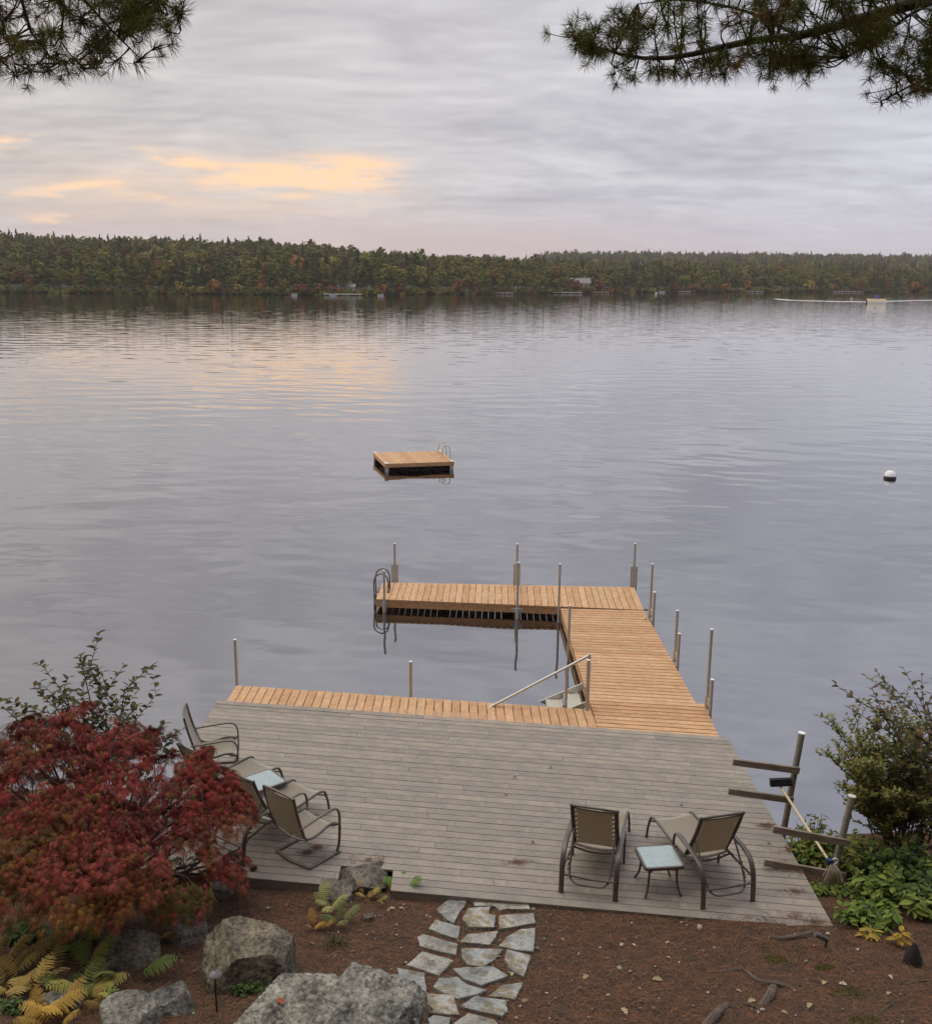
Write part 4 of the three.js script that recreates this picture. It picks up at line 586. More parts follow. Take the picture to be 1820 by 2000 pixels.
{ // tree roots surfacing in the bank
  const barkTex = texture(256, 256, (u, v) => { const k = 0.6 + 0.7 * (fbm(u * 6, v * 30, 3, 4) - 0.4); return [k, k * 0.95, k * 0.9]; }), rootMat = std(col(0.24, 0.20, 0.17), 0.95, { map: barkTex, bumpMap: barkTex, bumpScale: 0.01 });
  const root = (pts, r0, r1, label) => { const p = pts.map(([x, y, l]) => onG(x, y, l)); single('tree_root', taper(p, r0, r1, 9), rootMat, label, 'root'); };
  root([[1590, 1822, -0.005], [1560, 1829, 0.012], [1520, 1833, 0.012], [1488, 1826, -0.03]], 0.035, 0.022, 'grey surface root lying along the deck edge');
  root([[1396, 1900, -0.01], [1450, 1894, 0.012], [1478, 1915, 0.01], [1530, 1925, 0.02], [1550, 1938, -0.03]], 0.014, 0.03, 'forked thin root crossing the needle bank');
  root([[1510, 1930, -0.03], [1500, 1950, 0.02], [1485, 1970, -0.04]], 0.05, 0.045, 'short thick grey root stub with moss');
  root([[1440, 1960, -0.01], [1470, 1964, 0.02], [1500, 1984, -0.02]], 0.014, 0.012, 'pale curved root beside the thick stub');
  root([[1420, 1965, -0.02], [1395, 1985, 0.03], [1375, 2010, 0.0]], 0.04, 0.05, 'thick grey root emerging by the frame of needles');
  root([[1705, 1990, -0.01], [1730, 1968, 0.014], [1745, 1960, -0.01]], 0.014, 0.01, 'pale dry stick on the bank near the black cone');
  root([[1770, 1924, -0.01], [1800, 1916, 0.01], [1840, 1918, 0.0]], 0.012, 0.012, 'thin dry branch below the black cone');
  root([[760, 1838, -0.005], [790, 1830, 0.01], [815, 1836, -0.01]], 0.008, 0.006, 'thin twig lying beside the flagstones');
  const moss = std(col(0.10, 0.12, 0.02), 1), r = rng(5);
  for (const [x, y, s, l] of [[1515, 1877, 0.10, 'small mound of moss near the spotlight'], [1660, 1940, 0.16, 'wide patch of yellow green moss on the needles'], [1690, 1995, 0.12, 'patch of moss below the wide moss patch'], [1610, 1890, 0.07, 'thin moss tuft under the spotlight']]) { const p = onG(x, y), im = new THREE.InstancedMesh(noUv(new THREE.ConeGeometry(0.004, 0.03, 4)), moss, 420), m4 = new THREE.Matrix4(), q = new THREE.Quaternion(); im.name = numbered('moss_patch'); for (let i = 0; i < 420; i++) { const a = r() * 6.28, d = s * Math.sqrt(r()) * (0.7 + 0.5 * fbm(a * 2, 1, i % 7, 2)), X = p[0] + Math.cos(a) * d * 1.4, Z = p[2] + Math.sin(a) * d * 0.8; m4.compose(new THREE.Vector3(X, groundY(X, Z) + 0.012, Z), q.setFromEuler(new THREE.Euler(R(-0.5, 0.5, r), 0, R(-0.5, 0.5, r))), new THREE.Vector3(1, R(0.5, 1.2, r), 1)); im.setMatrixAt(i, m4); im.setColorAt(i, col(R(0.8, 1.6, r), R(0.8, 1.4, r), 1)); } scene.add(tag(im, l, 'moss', null, 'stuff')); }
}
// ------------------------------------------------------------------ lounge furniture on the deck
const sling = phy(col(0.60, 0.515, 0.385), 0.95, { transmission: 0.6, thickness: 0, map: scaled(texture(64, 64, (u, v) => { const w = 0.86 + 0.14 * Math.sin(u * 6.283 * 8) * Math.sin(v * 6.283 * 8); return [w, w, w]; }), 12, 12), side: THREE.DoubleSide });
const frame = bronze;
function sheet(fn, nu, nv, th = 0.006) { // thick cloth sheet from fn(u, v) -> [x, y, z]
  const pos = [], uv = [], idx = [];
  for (let s = 0; s < 2; s++) for (let j = 0; j <= nv; j++) for (let i = 0; i <= nu; i++) { const p = fn(i / nu, j / nv); pos.push(p[0], p[1] - s * th, p[2]); uv.push(p[0], j / nv); }
  const n = (nu + 1) * (nv + 1), at = (i, j, s) => s * n + j * (nu + 1) + i;
  for (let j = 0; j < nv; j++) for (let i = 0; i < nu; i++) { idx.push(at(i, j, 0), at(i, j + 1, 0), at(i + 1, j, 0), at(i + 1, j, 0), at(i, j + 1, 0), at(i + 1, j + 1, 0)); idx.push(at(i, j, 1), at(i + 1, j, 1), at(i, j + 1, 1), at(i + 1, j, 1), at(i + 1, j + 1, 1), at(i, j + 1, 1)); }
  const g = new THREE.BufferGeometry(); g.setAttribute('position', new THREE.Float32BufferAttribute(pos, 3)); g.setAttribute('uv', new THREE.Float32BufferAttribute(uv, 2)); g.setIndex(idx); g.computeVertexNormals(); return g;
}
const shift = (g, x, y = 0, z = 0) => g.translate(x, y, z);
function chaise(label) { // z = 0 at the rear feet, +z towards the foot end
  const o = thing('chaise_lounge', label, 'lounge chair', [0, GY, 0], 0, 'sling chaise lounges on the deck');
  const Wd = 0.315, Wr = 0.27;
  for (const s of [-1, 1]) {
    part('arm', shift(band([[0, 0], [0.22, 0.015], [0.38, 0.05], [0.48, 0.13], [0.525, 0.26], [0.54, 0.45], [0.555, 0.62], [0.55, 0.70]], 0.062, 0.028), s * Wd), frame, o);
    part('leg', shift(band([[0.545, 0.68], [0.52, 0.755], [0.44, 0.785], [0.25, 0.80], [0, 0.815]], 0.03, 0.022), s * Wd), frame, o);
    part('seat_rail', tube([[s * Wr, 0.345, 0.42], [s * Wr, 0.335, 0.55], [s * Wr, 0.318, 1.0], [s * Wr, 0.335, 1.42], [s * Wr, 0.31, 1.50], [s * (Wr + 0.01), 0.22, 1.54]], 0.0165, 8), frame, o);
    part('leg', tube([[s * (Wr + 0.005), 0.30, 1.505], [s * (Wr + 0.015), 0.16, 1.55], [s * (Wr + 0.02), 0, 1.57]], 0.0165, 8), frame, o);
    part('foot_cap', pipe([s * (Wr + 0.02), 0, 1.57], [s * (Wr + 0.02), 0.025, 1.568], 0.02, 8), frame, o);
    part('rail_bracket', bar([s * Wd, 0.33, 0.79], [s * Wr, 0.33, 0.79], 0.03, 0.025), frame, o);
    part('rail_bracket', bar([s * (Wd - 0.005), 0.30, 0.03], [s * Wr, 0.335, 0.43], 0.018, 0.024), frame, o);
  }
  part('seat_sling', sheet((u, v) => { const x = (u - 0.5) * 2 * Wr, z = lerp(0.50, 1.49, v); return [x, 0.336 - 0.02 * Math.sin(v * Math.PI) - 0.03 * (1 - (2 * u - 1) ** 2) + 0.012 * (1 - v) - 0.03 * sstep(0.94, 1, v), z]; }, 10, 20), sling, o);
  for (const [y, z] of [[0.24, 1.545], [0.30, 0.95], [0.315, 0.50]]) part('cross_bar', tube([[-Wr, y, z], [-Wr * 0.5, y - 0.035, z], [0, y - 0.045, z], [Wr * 0.5, y - 0.035, z], [Wr, y, z]], 0.012, 7), frame, o);
  part('rear_bar', tube([[-Wd, 0.235, 0.01], [-Wd * 0.6, 0.215, 0.03], [0, 0.195, 0.05], [Wd * 0.6, 0.215, 0.03], [Wd, 0.235, 0.01]], 0.014, 7), frame, o);
  const bk = new THREE.Group(); bk.name = 'backrest'; bk.position.set(0, 0.35, 0.56); bk.rotation.x = -0.44; o.add(bk);
  const H = 0.70, Wb = 0.268;
  for (const s of [-1, 1]) { part('back_rail', tube([[s * Wb, -0.05, 0.015], [s * Wb, 0.15, 0], [s * Wb, 0.45, -0.012], [s * Wb, H, 0.0]], 0.0165, 8), frame, bk); part('inner_rail', tube([[s * (Wb - 0.026), 0.0, 0.0], [s * (Wb - 0.026), 0.4, -0.012], [s * (Wb - 0.026), H - 0.02, -0.002]], 0.011, 7), frame, bk); part('knob', new THREE.SphereGeometry(0.022, 10, 8).translate(s * Wb, H + 0.004, 0), frame, bk); }
  part('top_bar', tube([[-Wb, H, 0], [-Wb * 0.55, H + 0.022, -0.012], [0, H + 0.03, -0.018], [Wb * 0.55, H + 0.022, -0.012], [Wb, H, 0]], 0.015, 8), frame, bk);
  part('top_bar', tube([[-Wb + 0.02, H - 0.03, 0], [0, H - 0.018, -0.02], [Wb - 0.02, H - 0.03, 0]], 0.009, 6), frame, bk);
  part('back_sling', sheet((u, v) => [(u - 0.5) * 2 * (Wb - 0.014), lerp(0.01, H - 0.035 + 0.012 * (1 - (2 * u - 1) ** 2), v), -0.012 - 0.028 * (1 - (2 * u - 1) ** 2) * Math.sin(v * Math.PI)], 8, 8, 0.004), sling, bk);
  part('back_stay', tube([[-0.245, 0.62, 0.40], [-0.24, 0.42, 0.21], [-0.225, 0.2, 0.05], [-0.17, 0.155, 0.0], [0, 0.145, -0.01], [0.17, 0.155, 0.0], [0.225, 0.2, 0.05], [0.24, 0.42, 0.21], [0.245, 0.62, 0.40]], 0.0125, 7), frame, o);
  for (const s of [-1, 1]) for (let i = 0; i < 4; i++) part('notch', box(s * 0.262 - 0.006, s * 0.262 + 0.006, 0.24 + i * 0.045, 0.262 + i * 0.045, 0.10 + i * 0.03, 0.125 + i * 0.03), frame, o);
  return o;
}
function place(o, p, yaw) { o.position.set(p[0], GY, p[1]); o.rotation.set(0, Math.PI - yaw, 0); return o; }   // yaw 0 looks out over the lake, positive to the right
const L1 = place(chaise('tan sling chaise lounge left of the glass table, by the deck step, foot turned towards it'), [1.445, -10.45], 0.27);
L1.userData.label = 'tan sling chaise lounge nearest the flagstone path, facing the lake';
place(copyOf(L1, 'tan sling chaise lounge between the glass table and the rack with the brush pole'), [3.03, -10.31], -0.26);
place(copyOf(L1, 'tan sling chaise lounge between the red maple and the curved base chair'), [-2.92, -11.2], 0.6);
place(copyOf(L1, 'tan sling chaise lounge behind the far glass table, its back hidden by the maple'), [-3.69, -11.9], 0.65);

function sideTable(label, p, turn) {
  const o = thing('side_table', label, 'table', [p[0], GY, p[1]], turn, 'square glass side tables'), s = 0.235, h = 0.40;
  const rr = (w, r) => { const S = new THREE.Shape(); S.moveTo(-w + r, -w); S.lineTo(w - r, -w); S.quadraticCurveTo(w, -w, w, -w + r); S.lineTo(w, w - r); S.quadraticCurveTo(w, w, w - r, w); S.lineTo(-w + r, w); S.quadraticCurveTo(-w, w, -w, w - r); S.lineTo(-w, -w + r); S.quadraticCurveTo(-w, -w, -w + r, -w); return S; };
  const out = rr(s, 0.05); out.holes.push(rr(s - 0.022, 0.035)); const rim = new THREE.ExtrudeGeometry(out, { depth: 0.032, bevelEnabled: true, bevelSize: 0.004, bevelThickness: 0.004, bevelSegments: 2, curveSegments: 6 }); rim.rotateX(-Math.PI / 2); rim.translate(0, h - 0.034, 0); part('rim', rim, frame, o);
  const gl = new THREE.ExtrudeGeometry(rr(s - 0.02, 0.036), { depth: 0.006, bevelEnabled: false, curveSegments: 6 }); gl.rotateX(-Math.PI / 2); gl.translate(0, h - 0.004, 0);
  const spots = texture(256, 256, (u, v) => { const a = sstep(0.62, 0.72, fbm(u * 14, v * 14, 3, 4, 14)), b = fbm(u * 5, v * 5, 8, 3, 5); const k = 0.95 - a * 0.05 + (b - 0.5) * 0.06; return [k, k, k]; });
  part('glass_top', gl, phy(col(0.34, 0.43, 0.43), 0.2, { clearcoat: 1, clearcoatRoughness: 0.08, map: scaled(spots, 2, 2) }), o);
  for (const [x, z] of [[-1, -1], [1, -1], [1, 1], [-1, 1]]) part('leg', tube([[x * 0.17, h - 0.03, z * 0.17], [x * 0.165, 0.25, z * 0.165], [x * 0.18, 0.1, z * 0.18], [x * 0.215, 0, z * 0.215]], 0.014, 7), frame, o);
  part('stretcher', merge([tube([[-0.168, 0.3, -0.168], [0.168, 0.3, 0.168]], 0.008, 6), tube([[-0.168, 0.29, 0.168], [0.168, 0.29, -0.168]], 0.008, 6)]), frame, o);
  return o;
}
sideTable('glass topped side table between the two chaises nearest the flagstone path', [2.29, -10.66], 0.12);
sideTable('glass topped side table between the two chaises beside the red maple', [-2.68, -12.42], 0.7);

function springChair(label, p, yaw) { // high sling chair on a flat cantilever base
  const o = thing('spring_chair', label, 'chair', [p[0], GY, p[1]], Math.PI - yaw, 'cantilever sling chairs'), W = 0.27; // +z is where the sitter looks
  const base = bandFlat([[-W - 0.02, 0.40], [-W - 0.03, 0.2], [-W - 0.03, -0.08], [0, -0.115], [W + 0.03, -0.08], [W + 0.03, 0.2], [W + 0.02, 0.40]]); part('base', base, frame2, o);
  for (const s of [-1, 1]) {
    part('upright', shift(band([[0.02, 0.37], [0.09, 0.405], [0.22, 0.425], [0.40, 0.43], [0.52, 0.425], [0.60, 0.39], [0.628, 0.31], [0.62, 0.15], [0.60, -0.05], [0.585, -0.2]], 0.036, 0.022), s * (W + 0.025)), frame2, o);
    part('side_rail', tube([[s * W, 0.99, -0.27], [s * W, 0.78, -0.225], [s * W, 0.55, -0.16], [s * W, 0.41, -0.105], [s * W, 0.375, -0.02], [s * W, 0.385, 0.12], [s * W, 0.42, 0.26], [s * W, 0.41, 0.37], [s * W, 0.385, 0.40]], 0.017, 8), frame2, o);
    part('foot_pad', box(s * (W + 0.025) - 0.03, s * (W + 0.025) + 0.03, 0, 0.03, 0.34, 0.41), frame2, o);
    part('seat_bracket', bar([s * W, 0.40, 0.33], [s * (W + 0.03), 0.40, 0.42], 0.04, 0.03), frame2, o);
  }
  part('seat_sling', sheet((u, v) => { const c = 1 - (2 * u - 1) ** 2; return [(u - 0.5) * 2 * W, 0.385 + 0.035 * v - 0.03 * c - 0.035 * sstep(0.9, 1, v), lerp(-0.06, 0.39, v)]; }, 8, 10), sling, o);
  const bs = []; part('back_sling', sheet((u, v) => { const c = 1 - (2 * u - 1) ** 2, y = lerp(0.40, 0.98, v), z = lerp(-0.10, -0.27, v) - 0.05 * Math.sin(v * Math.PI) * 0.5 - 0.02 * c; return [(u - 0.5) * 2 * (W - 0.005), y, z]; }, 8, 10, 0.004), sling, o);
  part('top_bar', tube([[-W, 0.99, -0.27], [-W * 0.5, 1.01, -0.285], [0, 1.018, -0.29], [W * 0.5, 1.01, -0.285], [W, 0.99, -0.27]], 0.015, 8), frame2, o);
  part('cross_bar', tube([[-W, 0.37, -0.09], [0, 0.33, -0.09], [W, 0.37, -0.09]], 0.012, 7), frame2, o);
  part('cross_bar', tube([[-W, 0.40, 0.31], [0, 0.36, 0.31], [W, 0.40, 0.31]], 0.012, 7), frame2, o);
  return o;
}
const frame2 = phy(col(0.115, 0.09, 0.068), 0.4, { clearcoat: 0.3, clearcoatRoughness: 0.4 });
function bandFlat(pts) { const list = []; for (let i = 0; i + 1 < pts.length; i++) { const a = pts[i], b = pts[i + 1]; list.push(bar([a[0], 0.014, a[1]], [b[0], 0.014, b[1]], 0.042, 0.026)); } for (const p of pts.slice(1, -1)) list.push(new THREE.CylinderGeometry(0.021, 0.021, 0.0262, 10).translate(p[0], 0.014, p[1])); return merge(list); }
springChair('tan sling chair on a flat curved base standing before the open deck notch', [-2.03, -11.21], 0.68);
springChair('tan sling chair seen from the side beyond the red maple at the deck edge', [-3.66, -13.34], 1.36);
{ // pine cone and a forgotten twig on the boards
  const p = atY(496, 1699, GY), o = thing('pine_cone', 'dark open pine cone on the deck by the chaise leg', 'pine cone', [p[0], GY, p[2]], 0.6), m = std(col(0.06, 0.035, 0.022), 0.9), g = new THREE.ConeGeometry(0.012, 0.016, 5), r = rng(3);
  part('core', new THREE.SphereGeometry(0.024, 8, 6).scale(1.8, 1, 1).translate(0, 0.026, 0), m, o);
  const sc = []; for (let i = 0; i < 60; i++) { const t = i / 60, a = i * 2.4, rad = 0.026 * Math.sin(Math.PI * (0.12 + 0.8 * t)); const c = g.clone(); c.rotateZ(-1.2); c.rotateX(a); c.translate((t - 0.5) * 0.085, 0.026 + Math.cos(a) * rad, Math.sin(a) * rad); sc.push(c); } part('scales', merge(sc), m, o);
}
// ------------------------------------------------------------------ boat rack with brush pole and mop
{
  const wood = std(col(0.34, 0.275, 0.21), 0.85, { map: grain, bumpMap: grainBump, bumpScale: 0.002 }), poleM = std(col(0.36, 0.335, 0.28), 0.8, { map: grain });
  function rackPost(z, bpx, tpx, arms, label) {
    const b = atZ(bpx[0], bpx[1], z), t = atZ(tpx[0], tpx[1], z), o = thing('boat_rack', label, 'rack', [0, 0, 0], 0, 'wooden boat rack posts');
    const d = [(t[0] - b[0]) / (t[1] - b[1])], gy = -0.6; part('post', pipe([b[0] + (gy - b[1]) * d[0], gy, z], t, 0.042, 14), poleM, o); part('post_cap', pipe(t, [t[0] + 0.002, t[1] + 0.015, z], 0.046, 14), capMat, o);
    for (const [l, r2] of arms) { const A = atZ(l[0], l[1], z + 0.066), B = atZ(r2[0], r2[1], z + 0.066); part('arm', bar(A, B, 0.04, 0.085), wood, o); }
  }
  rackPost(-12.2, [1530, 1620], [1565, 1433], [[[1431, 1488], [1560, 1505]], [[1422, 1545], [1548, 1563]]], 'weathered post with two arms, brush end of the pole resting on it');
  rackPost(-11.12, [1625, 1715], [1663, 1556], [[[1509, 1619], [1658, 1647]], [[1492, 1684], [1650, 1711]]], 'weathered post with two arms rising from the leafy plants, mop hanging by it');
  const a = atZ(1524, 1537, -12.1), b = atZ(1634, 1706, -11.02), e = [0, 1, 2].map((k) => a[k] + (b[k] - a[k]) * 1.17);
  const o = thing('brush_pole', 'long pale wooden pole with a black brush head lying across the rack', 'brush');
  part('handle', pipe(a, b, 0.0165, 12), std(col(0.70, 0.60, 0.38), 0.5), o); part('grip', pipe(b, e, 0.02, 12), std(col(0.22, 0.30, 0.28), 0.6), o);
  const br = part('brush_head', bar([a[0] - 0.14, a[1] + 0.03, a[2]], [a[0] + 0.14, a[1] + 0.045, a[2]], 0.06, 0.035), std(col(0.012, 0.014, 0.018), 0.5), o); part('bristles', bar([a[0] - 0.14, a[1] + 0.075, a[2] - 0.02], [a[0] + 0.14, a[1] + 0.09, a[2] - 0.02], 0.055, 0.05), std(col(0.02, 0.025, 0.035), 0.9), br); part('ferrule', pipe(a, [a[0], a[1] + 0.03, a[2]], 0.02, 10), capMat, o);
  const m = atZ(1622, 1686, -10.88), mp = thing('mop_head', 'grey cotton string mop with a blue clamp hung on the rack', 'mop', m), r = rng(19), st = [];
  for (let i = 0; i < 70; i++) { const x = R(-0.03, 0.05, r), sx = R(-0.06, 0.13, r), L = R(0.26, 0.36, r), z0 = R(-0.02, 0.03, r); st.push(tube([[x * 0.5, 0.02, z0], [x + sx * 0.5, -0.08, z0 + 0.03], [x + sx, -L * 0.65, z0 + 0.02], [x + sx * 1.05 + 0.015, -L, z0]], 0.0055, 5)); }
  part('strings', merge(st), std(col(0.50, 0.43, 0.33), 0.95), mp); part('clamp', box(-0.055, 0.02, -0.005, 0.055, -0.025, 0.035), std(col(0.02, 0.035, 0.11), 0.5), mp); part('loop', new THREE.TorusGeometry(0.035, 0.008, 6, 14).translate(0.045, 0.03, 0.0), capMat, mp);
}
{ // garden lights
  const p = onG(424, 1978), top = heightFor(p[0], p[2], 1900), o = thing('path_light', 'bronze mushroom path light on a thin stake before the boulder', 'path light', p), m = std(col(0.05, 0.04, 0.035), 0.5, { metalness: 0.3 }), h = top - p[1];
  part('stake', pipe([0, -0.1, 0], [0, h - 0.03, 0], 0.009, 8), m, o);
  part('shade', new THREE.LatheGeometry([[0.006, 0.03], [0.02, 0.022], [0.045, 0.008], [0.066, -0.012], [0.07, -0.02], [0.066, -0.018], [0.03, -0.002], [0.0, 0.004]].map(([x, y]) => new THREE.Vector2(x, h + y)), 24), std(col(0.15, 0.13, 0.13), 0.45, { metalness: 0.4, side: THREE.DoubleSide }), o); part('finial', new THREE.SphereGeometry(0.009, 8, 6).translate(0, h + 0.036, 0), m, o); part('lamp_socket', pipe([0, h - 0.06, 0], [0, h - 0.005, 0], 0.016, 10), m, o);
  const s = onG(1611, 1852), q = thing('spotlight', 'small bronze landscape spotlight tilted on a stake by the deck corner', 'spotlight', s); part('stake', pipe([0, -0.08, 0], [0.005, 0.10, 0], 0.011, 8), m, q); part('housing', pipe([-0.10, 0.165, 0.01], [0.015, 0.10, 0], 0.026, 14), std(col(0.10, 0.085, 0.08), 0.45, { metalness: 0.4 }), q); part('lens_hood', pipe([-0.125, 0.18, 0.01], [-0.07, 0.148, 0.006], 0.031, 14), std(col(0.16, 0.145, 0.14), 0.45, { metalness: 0.4 }), q); part('knuckle', new THREE.SphereGeometry(0.016, 8, 8).translate(0.006, 0.1, 0), m, q);
  const c = onG(1781, 1882), k = thing('cone_cover', 'dark pointed cone cover standing on the needles by the leafy plants', 'garden cover', c), dark = std(col(0.018, 0.013, 0.012), 0.9, { bumpMap: rockBump, bumpScale: 0.006 });
  part('cone', new THREE.LatheGeometry([[0.085, -0.03], [0.092, 0.02], [0.088, 0.07], [0.05, 0.16], [0.02, 0.225], [0.0, 0.24]].map(([x, y]) => new THREE.Vector2(x, y)), 18), dark, k); part('rim', new THREE.TorusGeometry(0.088, 0.008, 6, 20).rotateX(Math.PI / 2), dark, k);
}
// ------------------------------------------------------------------ shrubs, ferns and leafy plants near the deck
const leafMat = (extra = {}) => phy(col(1, 1, 1), 0.7, { side: THREE.DoubleSide, transmission: 0.25, thickness: 0, specularIntensity: 0.3, ...extra });
function leafShape(pts, fold = 0.25, droop = 0.15) { // outline [half width, along]; folded along the midrib
  const p = [], n = pts.length; for (let i = 0; i + 1 < n; i++) { const [w0, l0] = pts[i], [w1, l1] = pts[i + 1]; const y = (w, l) => w * fold - droop * l * l; for (const s of [-1, 1]) { const a = [0, y(0, l0), l0], b = [s * w0, y(w0, l0), l0], c = [s * w1, y(w1, l1), l1], d = [0, y(0, l1), l1]; if (w0 > 0) { if (s > 0) p.push(...a, ...c, ...b); else p.push(...a, ...b, ...c); } if (s > 0) p.push(...a, ...d, ...c); else p.push(...a, ...c, ...d); } }
  const g = new THREE.BufferGeometry(); g.setAttribute('position', new THREE.Float32BufferAttribute(p, 3)); g.computeVertexNormals(); return noUv(g);
}
const ovate = leafShape([[0.02, 0], [0.2, 0.22], [0.26, 0.45], [0.17, 0.75], [0, 1]], 0.3, 0.25);
const narrow = leafShape([[0.02, 0], [0.10, 0.3], [0.09, 0.6], [0, 1]], 0.3, 0.3);
// palmate lace leaf: seven thin lobes
const lace = merge([-1.5, -0.95, -0.46, 0, 0.46, 0.95, 1.5].map((a, i) => { const g = leafShape([[0.01, 0], [0.06, 0.4], [0.035, 0.75], [0, 1]], 0.3, 0.5); const s = 1 - 0.14 * Math.abs(i - 3); g.scale(s, s, s); g.rotateY(a); return g; }));
function scatter(parent, name, geo, mat, list) { // list: [pos, dir, size, colour, roll]
  const im = new THREE.InstancedMesh(geo, mat, list.length), m = new THREE.Matrix4(), X = new THREE.Vector3(), Y = new THREE.Vector3(), Z = new THREE.Vector3(); im.name = name; im.userData.kind = 'stuff';
  list.forEach(([p, d, s, c, roll = 0], i) => { Z.set(...d).normalize(); Y.set(Math.sin(roll) * 0.6, 1, Math.cos(roll) * 0.25); X.crossVectors(Y, Z).normalize(); Y.crossVectors(Z, X); m.makeBasis(X.clone().multiplyScalar(s), Y.clone().multiplyScalar(s), Z.clone().multiplyScalar(s)); m.setPosition(...p); im.setMatrixAt(i, m); im.setColorAt(i, col(...c)); });
  parent.add(im); return im;
}
const twigMat = std(col(0.10, 0.075, 0.06), 0.9), stemGreen = std(col(0.07, 0.08, 0.03), 0.8);

{ // red laceleaf maple: layered drooping pads of leaves over crooked limbs
  const b = onG(205, 1800), o = thing('lace_leaf_maple', 'spreading dark red laceleaf maple beside the deck', 'maple tree', b), r = rng(401);
  // pads: photograph position, depth, radii (m), main tint
  const C = { crimson: [0.27, 0.044, 0.036], wine: [0.155, 0.033, 0.028], rose: [0.28, 0.065, 0.05], rust: [0.21, 0.065, 0.028], amber: [0.22, 0.105, 0.026], olive: [0.115, 0.088, 0.02] };
  const pads = [[70, 1420, -10.6, 0.55, 'wine'], [150, 1395, -10.9, 0.45, 'rose'], [30, 1455, -10.2, 0.5, 'rust'], [210, 1450, -10.7, 0.5, 'wine'], [100, 1490, -10.0, 0.6, 'wine'], [250, 1480, -10.5, 0.55, 'crimson'], [330, 1490, -10.8, 0.42, 'crimson'], [180, 1530, -9.9, 0.6, 'crimson'], [30, 1540, -9.6, 0.55, 'crimson'], [290, 1540, -10.3, 0.5, 'wine'], [380, 1530, -10.7, 0.42, 'crimson'], [110, 1580, -9.5, 0.6, 'rust'], [440, 1555, -10.7, 0.32, 'crimson'], [40, 1620, -9.3, 0.55, 'amber'], [220, 1600, -9.6, 0.55, 'wine'], [330, 1600, -10.1, 0.5, 'wine'], [430, 1590, -10.5, 0.36, 'rust'], [150, 1650, -9.2, 0.6, 'rose'], [230, 1660, -9.1, 0.5, 'rose'], [360, 1650, -10.0, 0.42, 'rust'], [410, 1680, -10.2, 0.34, 'crimson'], [60, 1690, -9.0, 0.5, 'rust'], [180, 1700, -9.0, 0.55, 'amber'], [260, 1700, -9.1, 0.4, 'rust'], [330, 1710, -9.6, 0.42, 'olive'], [430, 1705, -10.2, 0.3, 'rose'], [20, 1740, -8.9, 0.42, 'olive'], [140, 1740, -8.95, 0.45, 'amber'], [230, 1740, -9.0, 0.4, 'amber'], [350, 1745, -9.6, 0.35, 'olive'], [-40, 1500, -10, 0.6, 'wine'], [-40, 1600, -9.4, 0.6, 'rust'], [-50, 1700, -9, 0.5, 'amber'], [240, 1430, -10.9, 0.35, 'rose'], [370, 1585, -10.4, 0.3, 'crimson'], [460, 1570, -10.65, 0.22, 'crimson'], [300, 1440, -11.0, 0.3, 'wine'], [120, 1440, -10.4, 0.5, 'crimson'], [400, 1498, -10.9, 0.24, 'crimson'], [425, 1535, -10.8, 0.26, 'crimson'], [470, 1590, -10.7, 0.2, 'rust'], [455, 1680, -10.3, 0.2, 'rose'], [400, 1560, -10.6, 0.3, 'wine'], [385, 1488, -10.9, 0.25, 'crimson'], [432, 1515, -10.85, 0.22, 'crimson'], [405, 1470, -11.0, 0.16, 'rose']];
  const list = [], limbs = [], names = Object.keys(C);
  pads.forEach(([px, py, z, rad, k], n) => {
    const p = atZ(px, py, z), q = [p[0] - b[0], p[1] - b[1], p[2] - b[2]];
    const mid = [q[0] * 0.42 + R(-0.1, 0.1, r), q[1] * 0.62 + 0.12, q[2] * 0.42 + R(-0.1, 0.1, r)];
    limbs.push(taper([[R(-0.04, 0.04, r), R(0, 0.15, r), R(-0.04, 0.04, r)], [q[0] * 0.15, q[1] * 0.35, q[2] * 0.15], mid, [q[0], q[1] + 0.02, q[2]]], 0.032, 0.006, 6));
    for (let i = 0; i < 5; i++) { const a = r() * 6.283, d = rad * R(0.5, 0.95, r); limbs.push(taper([[q[0] * 0.8, q[1] * 0.85, q[2] * 0.8], [q[0] + Math.cos(a) * d * 0.5, q[1] + 0.06, q[2] + Math.sin(a) * d * 0.5], [q[0] + Math.cos(a) * d, q[1] - 0.10, q[2] + Math.sin(a) * d]], 0.008, 0.002, 4)); }
    const N = Math.round(1500 * rad * rad + 200);
    for (let i = 0; i < N; i++) {
      const a = r() * 6.283, t = Math.sqrt(r()), d = rad * t, lump = fbm(Math.cos(a) * 2 + n * 3, Math.sin(a) * 2, t * 2 + n, 2) * 0.5;
      if (fbm((q[0] + Math.cos(a) * d) * 3.6, (q[2] + Math.sin(a) * d) * 3.6, n, 2) < 0.43) continue;
      const y = 0.16 * rad + lump * 0.22 - 0.55 * rad * t * t - r() * 0.08, pos = [q[0] + Math.cos(a) * d, q[1] + y, q[2] + Math.sin(a) * d];
      const dir = [Math.cos(a) * (0.5 + t) + R(-0.5, 0.5, r), -0.42 - 0.5 * t + R(-0.25, 0.2, r), Math.sin(a) * (0.5 + t) + R(-0.5, 0.5, r)];
      const c = r() < 0.72 ? C[k] : C[names[Math.floor(r() * 6)]], f = R(0.65, 1.35, r); list.push([pos, dir, R(0.05, 0.10, r), c.map((v) => v * f), r() * 6.28]);
    }
  });
  part('trunk', merge([taper([[0, -0.2, 0], [0.04, 0.15, 0.02], [0.02, 0.4, 0.05]], 0.07, 0.05, 8), taper([[0.05, -0.2, 0], [-0.1, 0.2, 0.05], [-0.2, 0.5, 0]], 0.055, 0.035, 8)]), twigMat, o);
  part('limbs', merge(limbs), twigMat, o); scatter(o, 'foliage', lace, leafMat({ roughness: 0.7, transmission: 0.15 }), list);
}
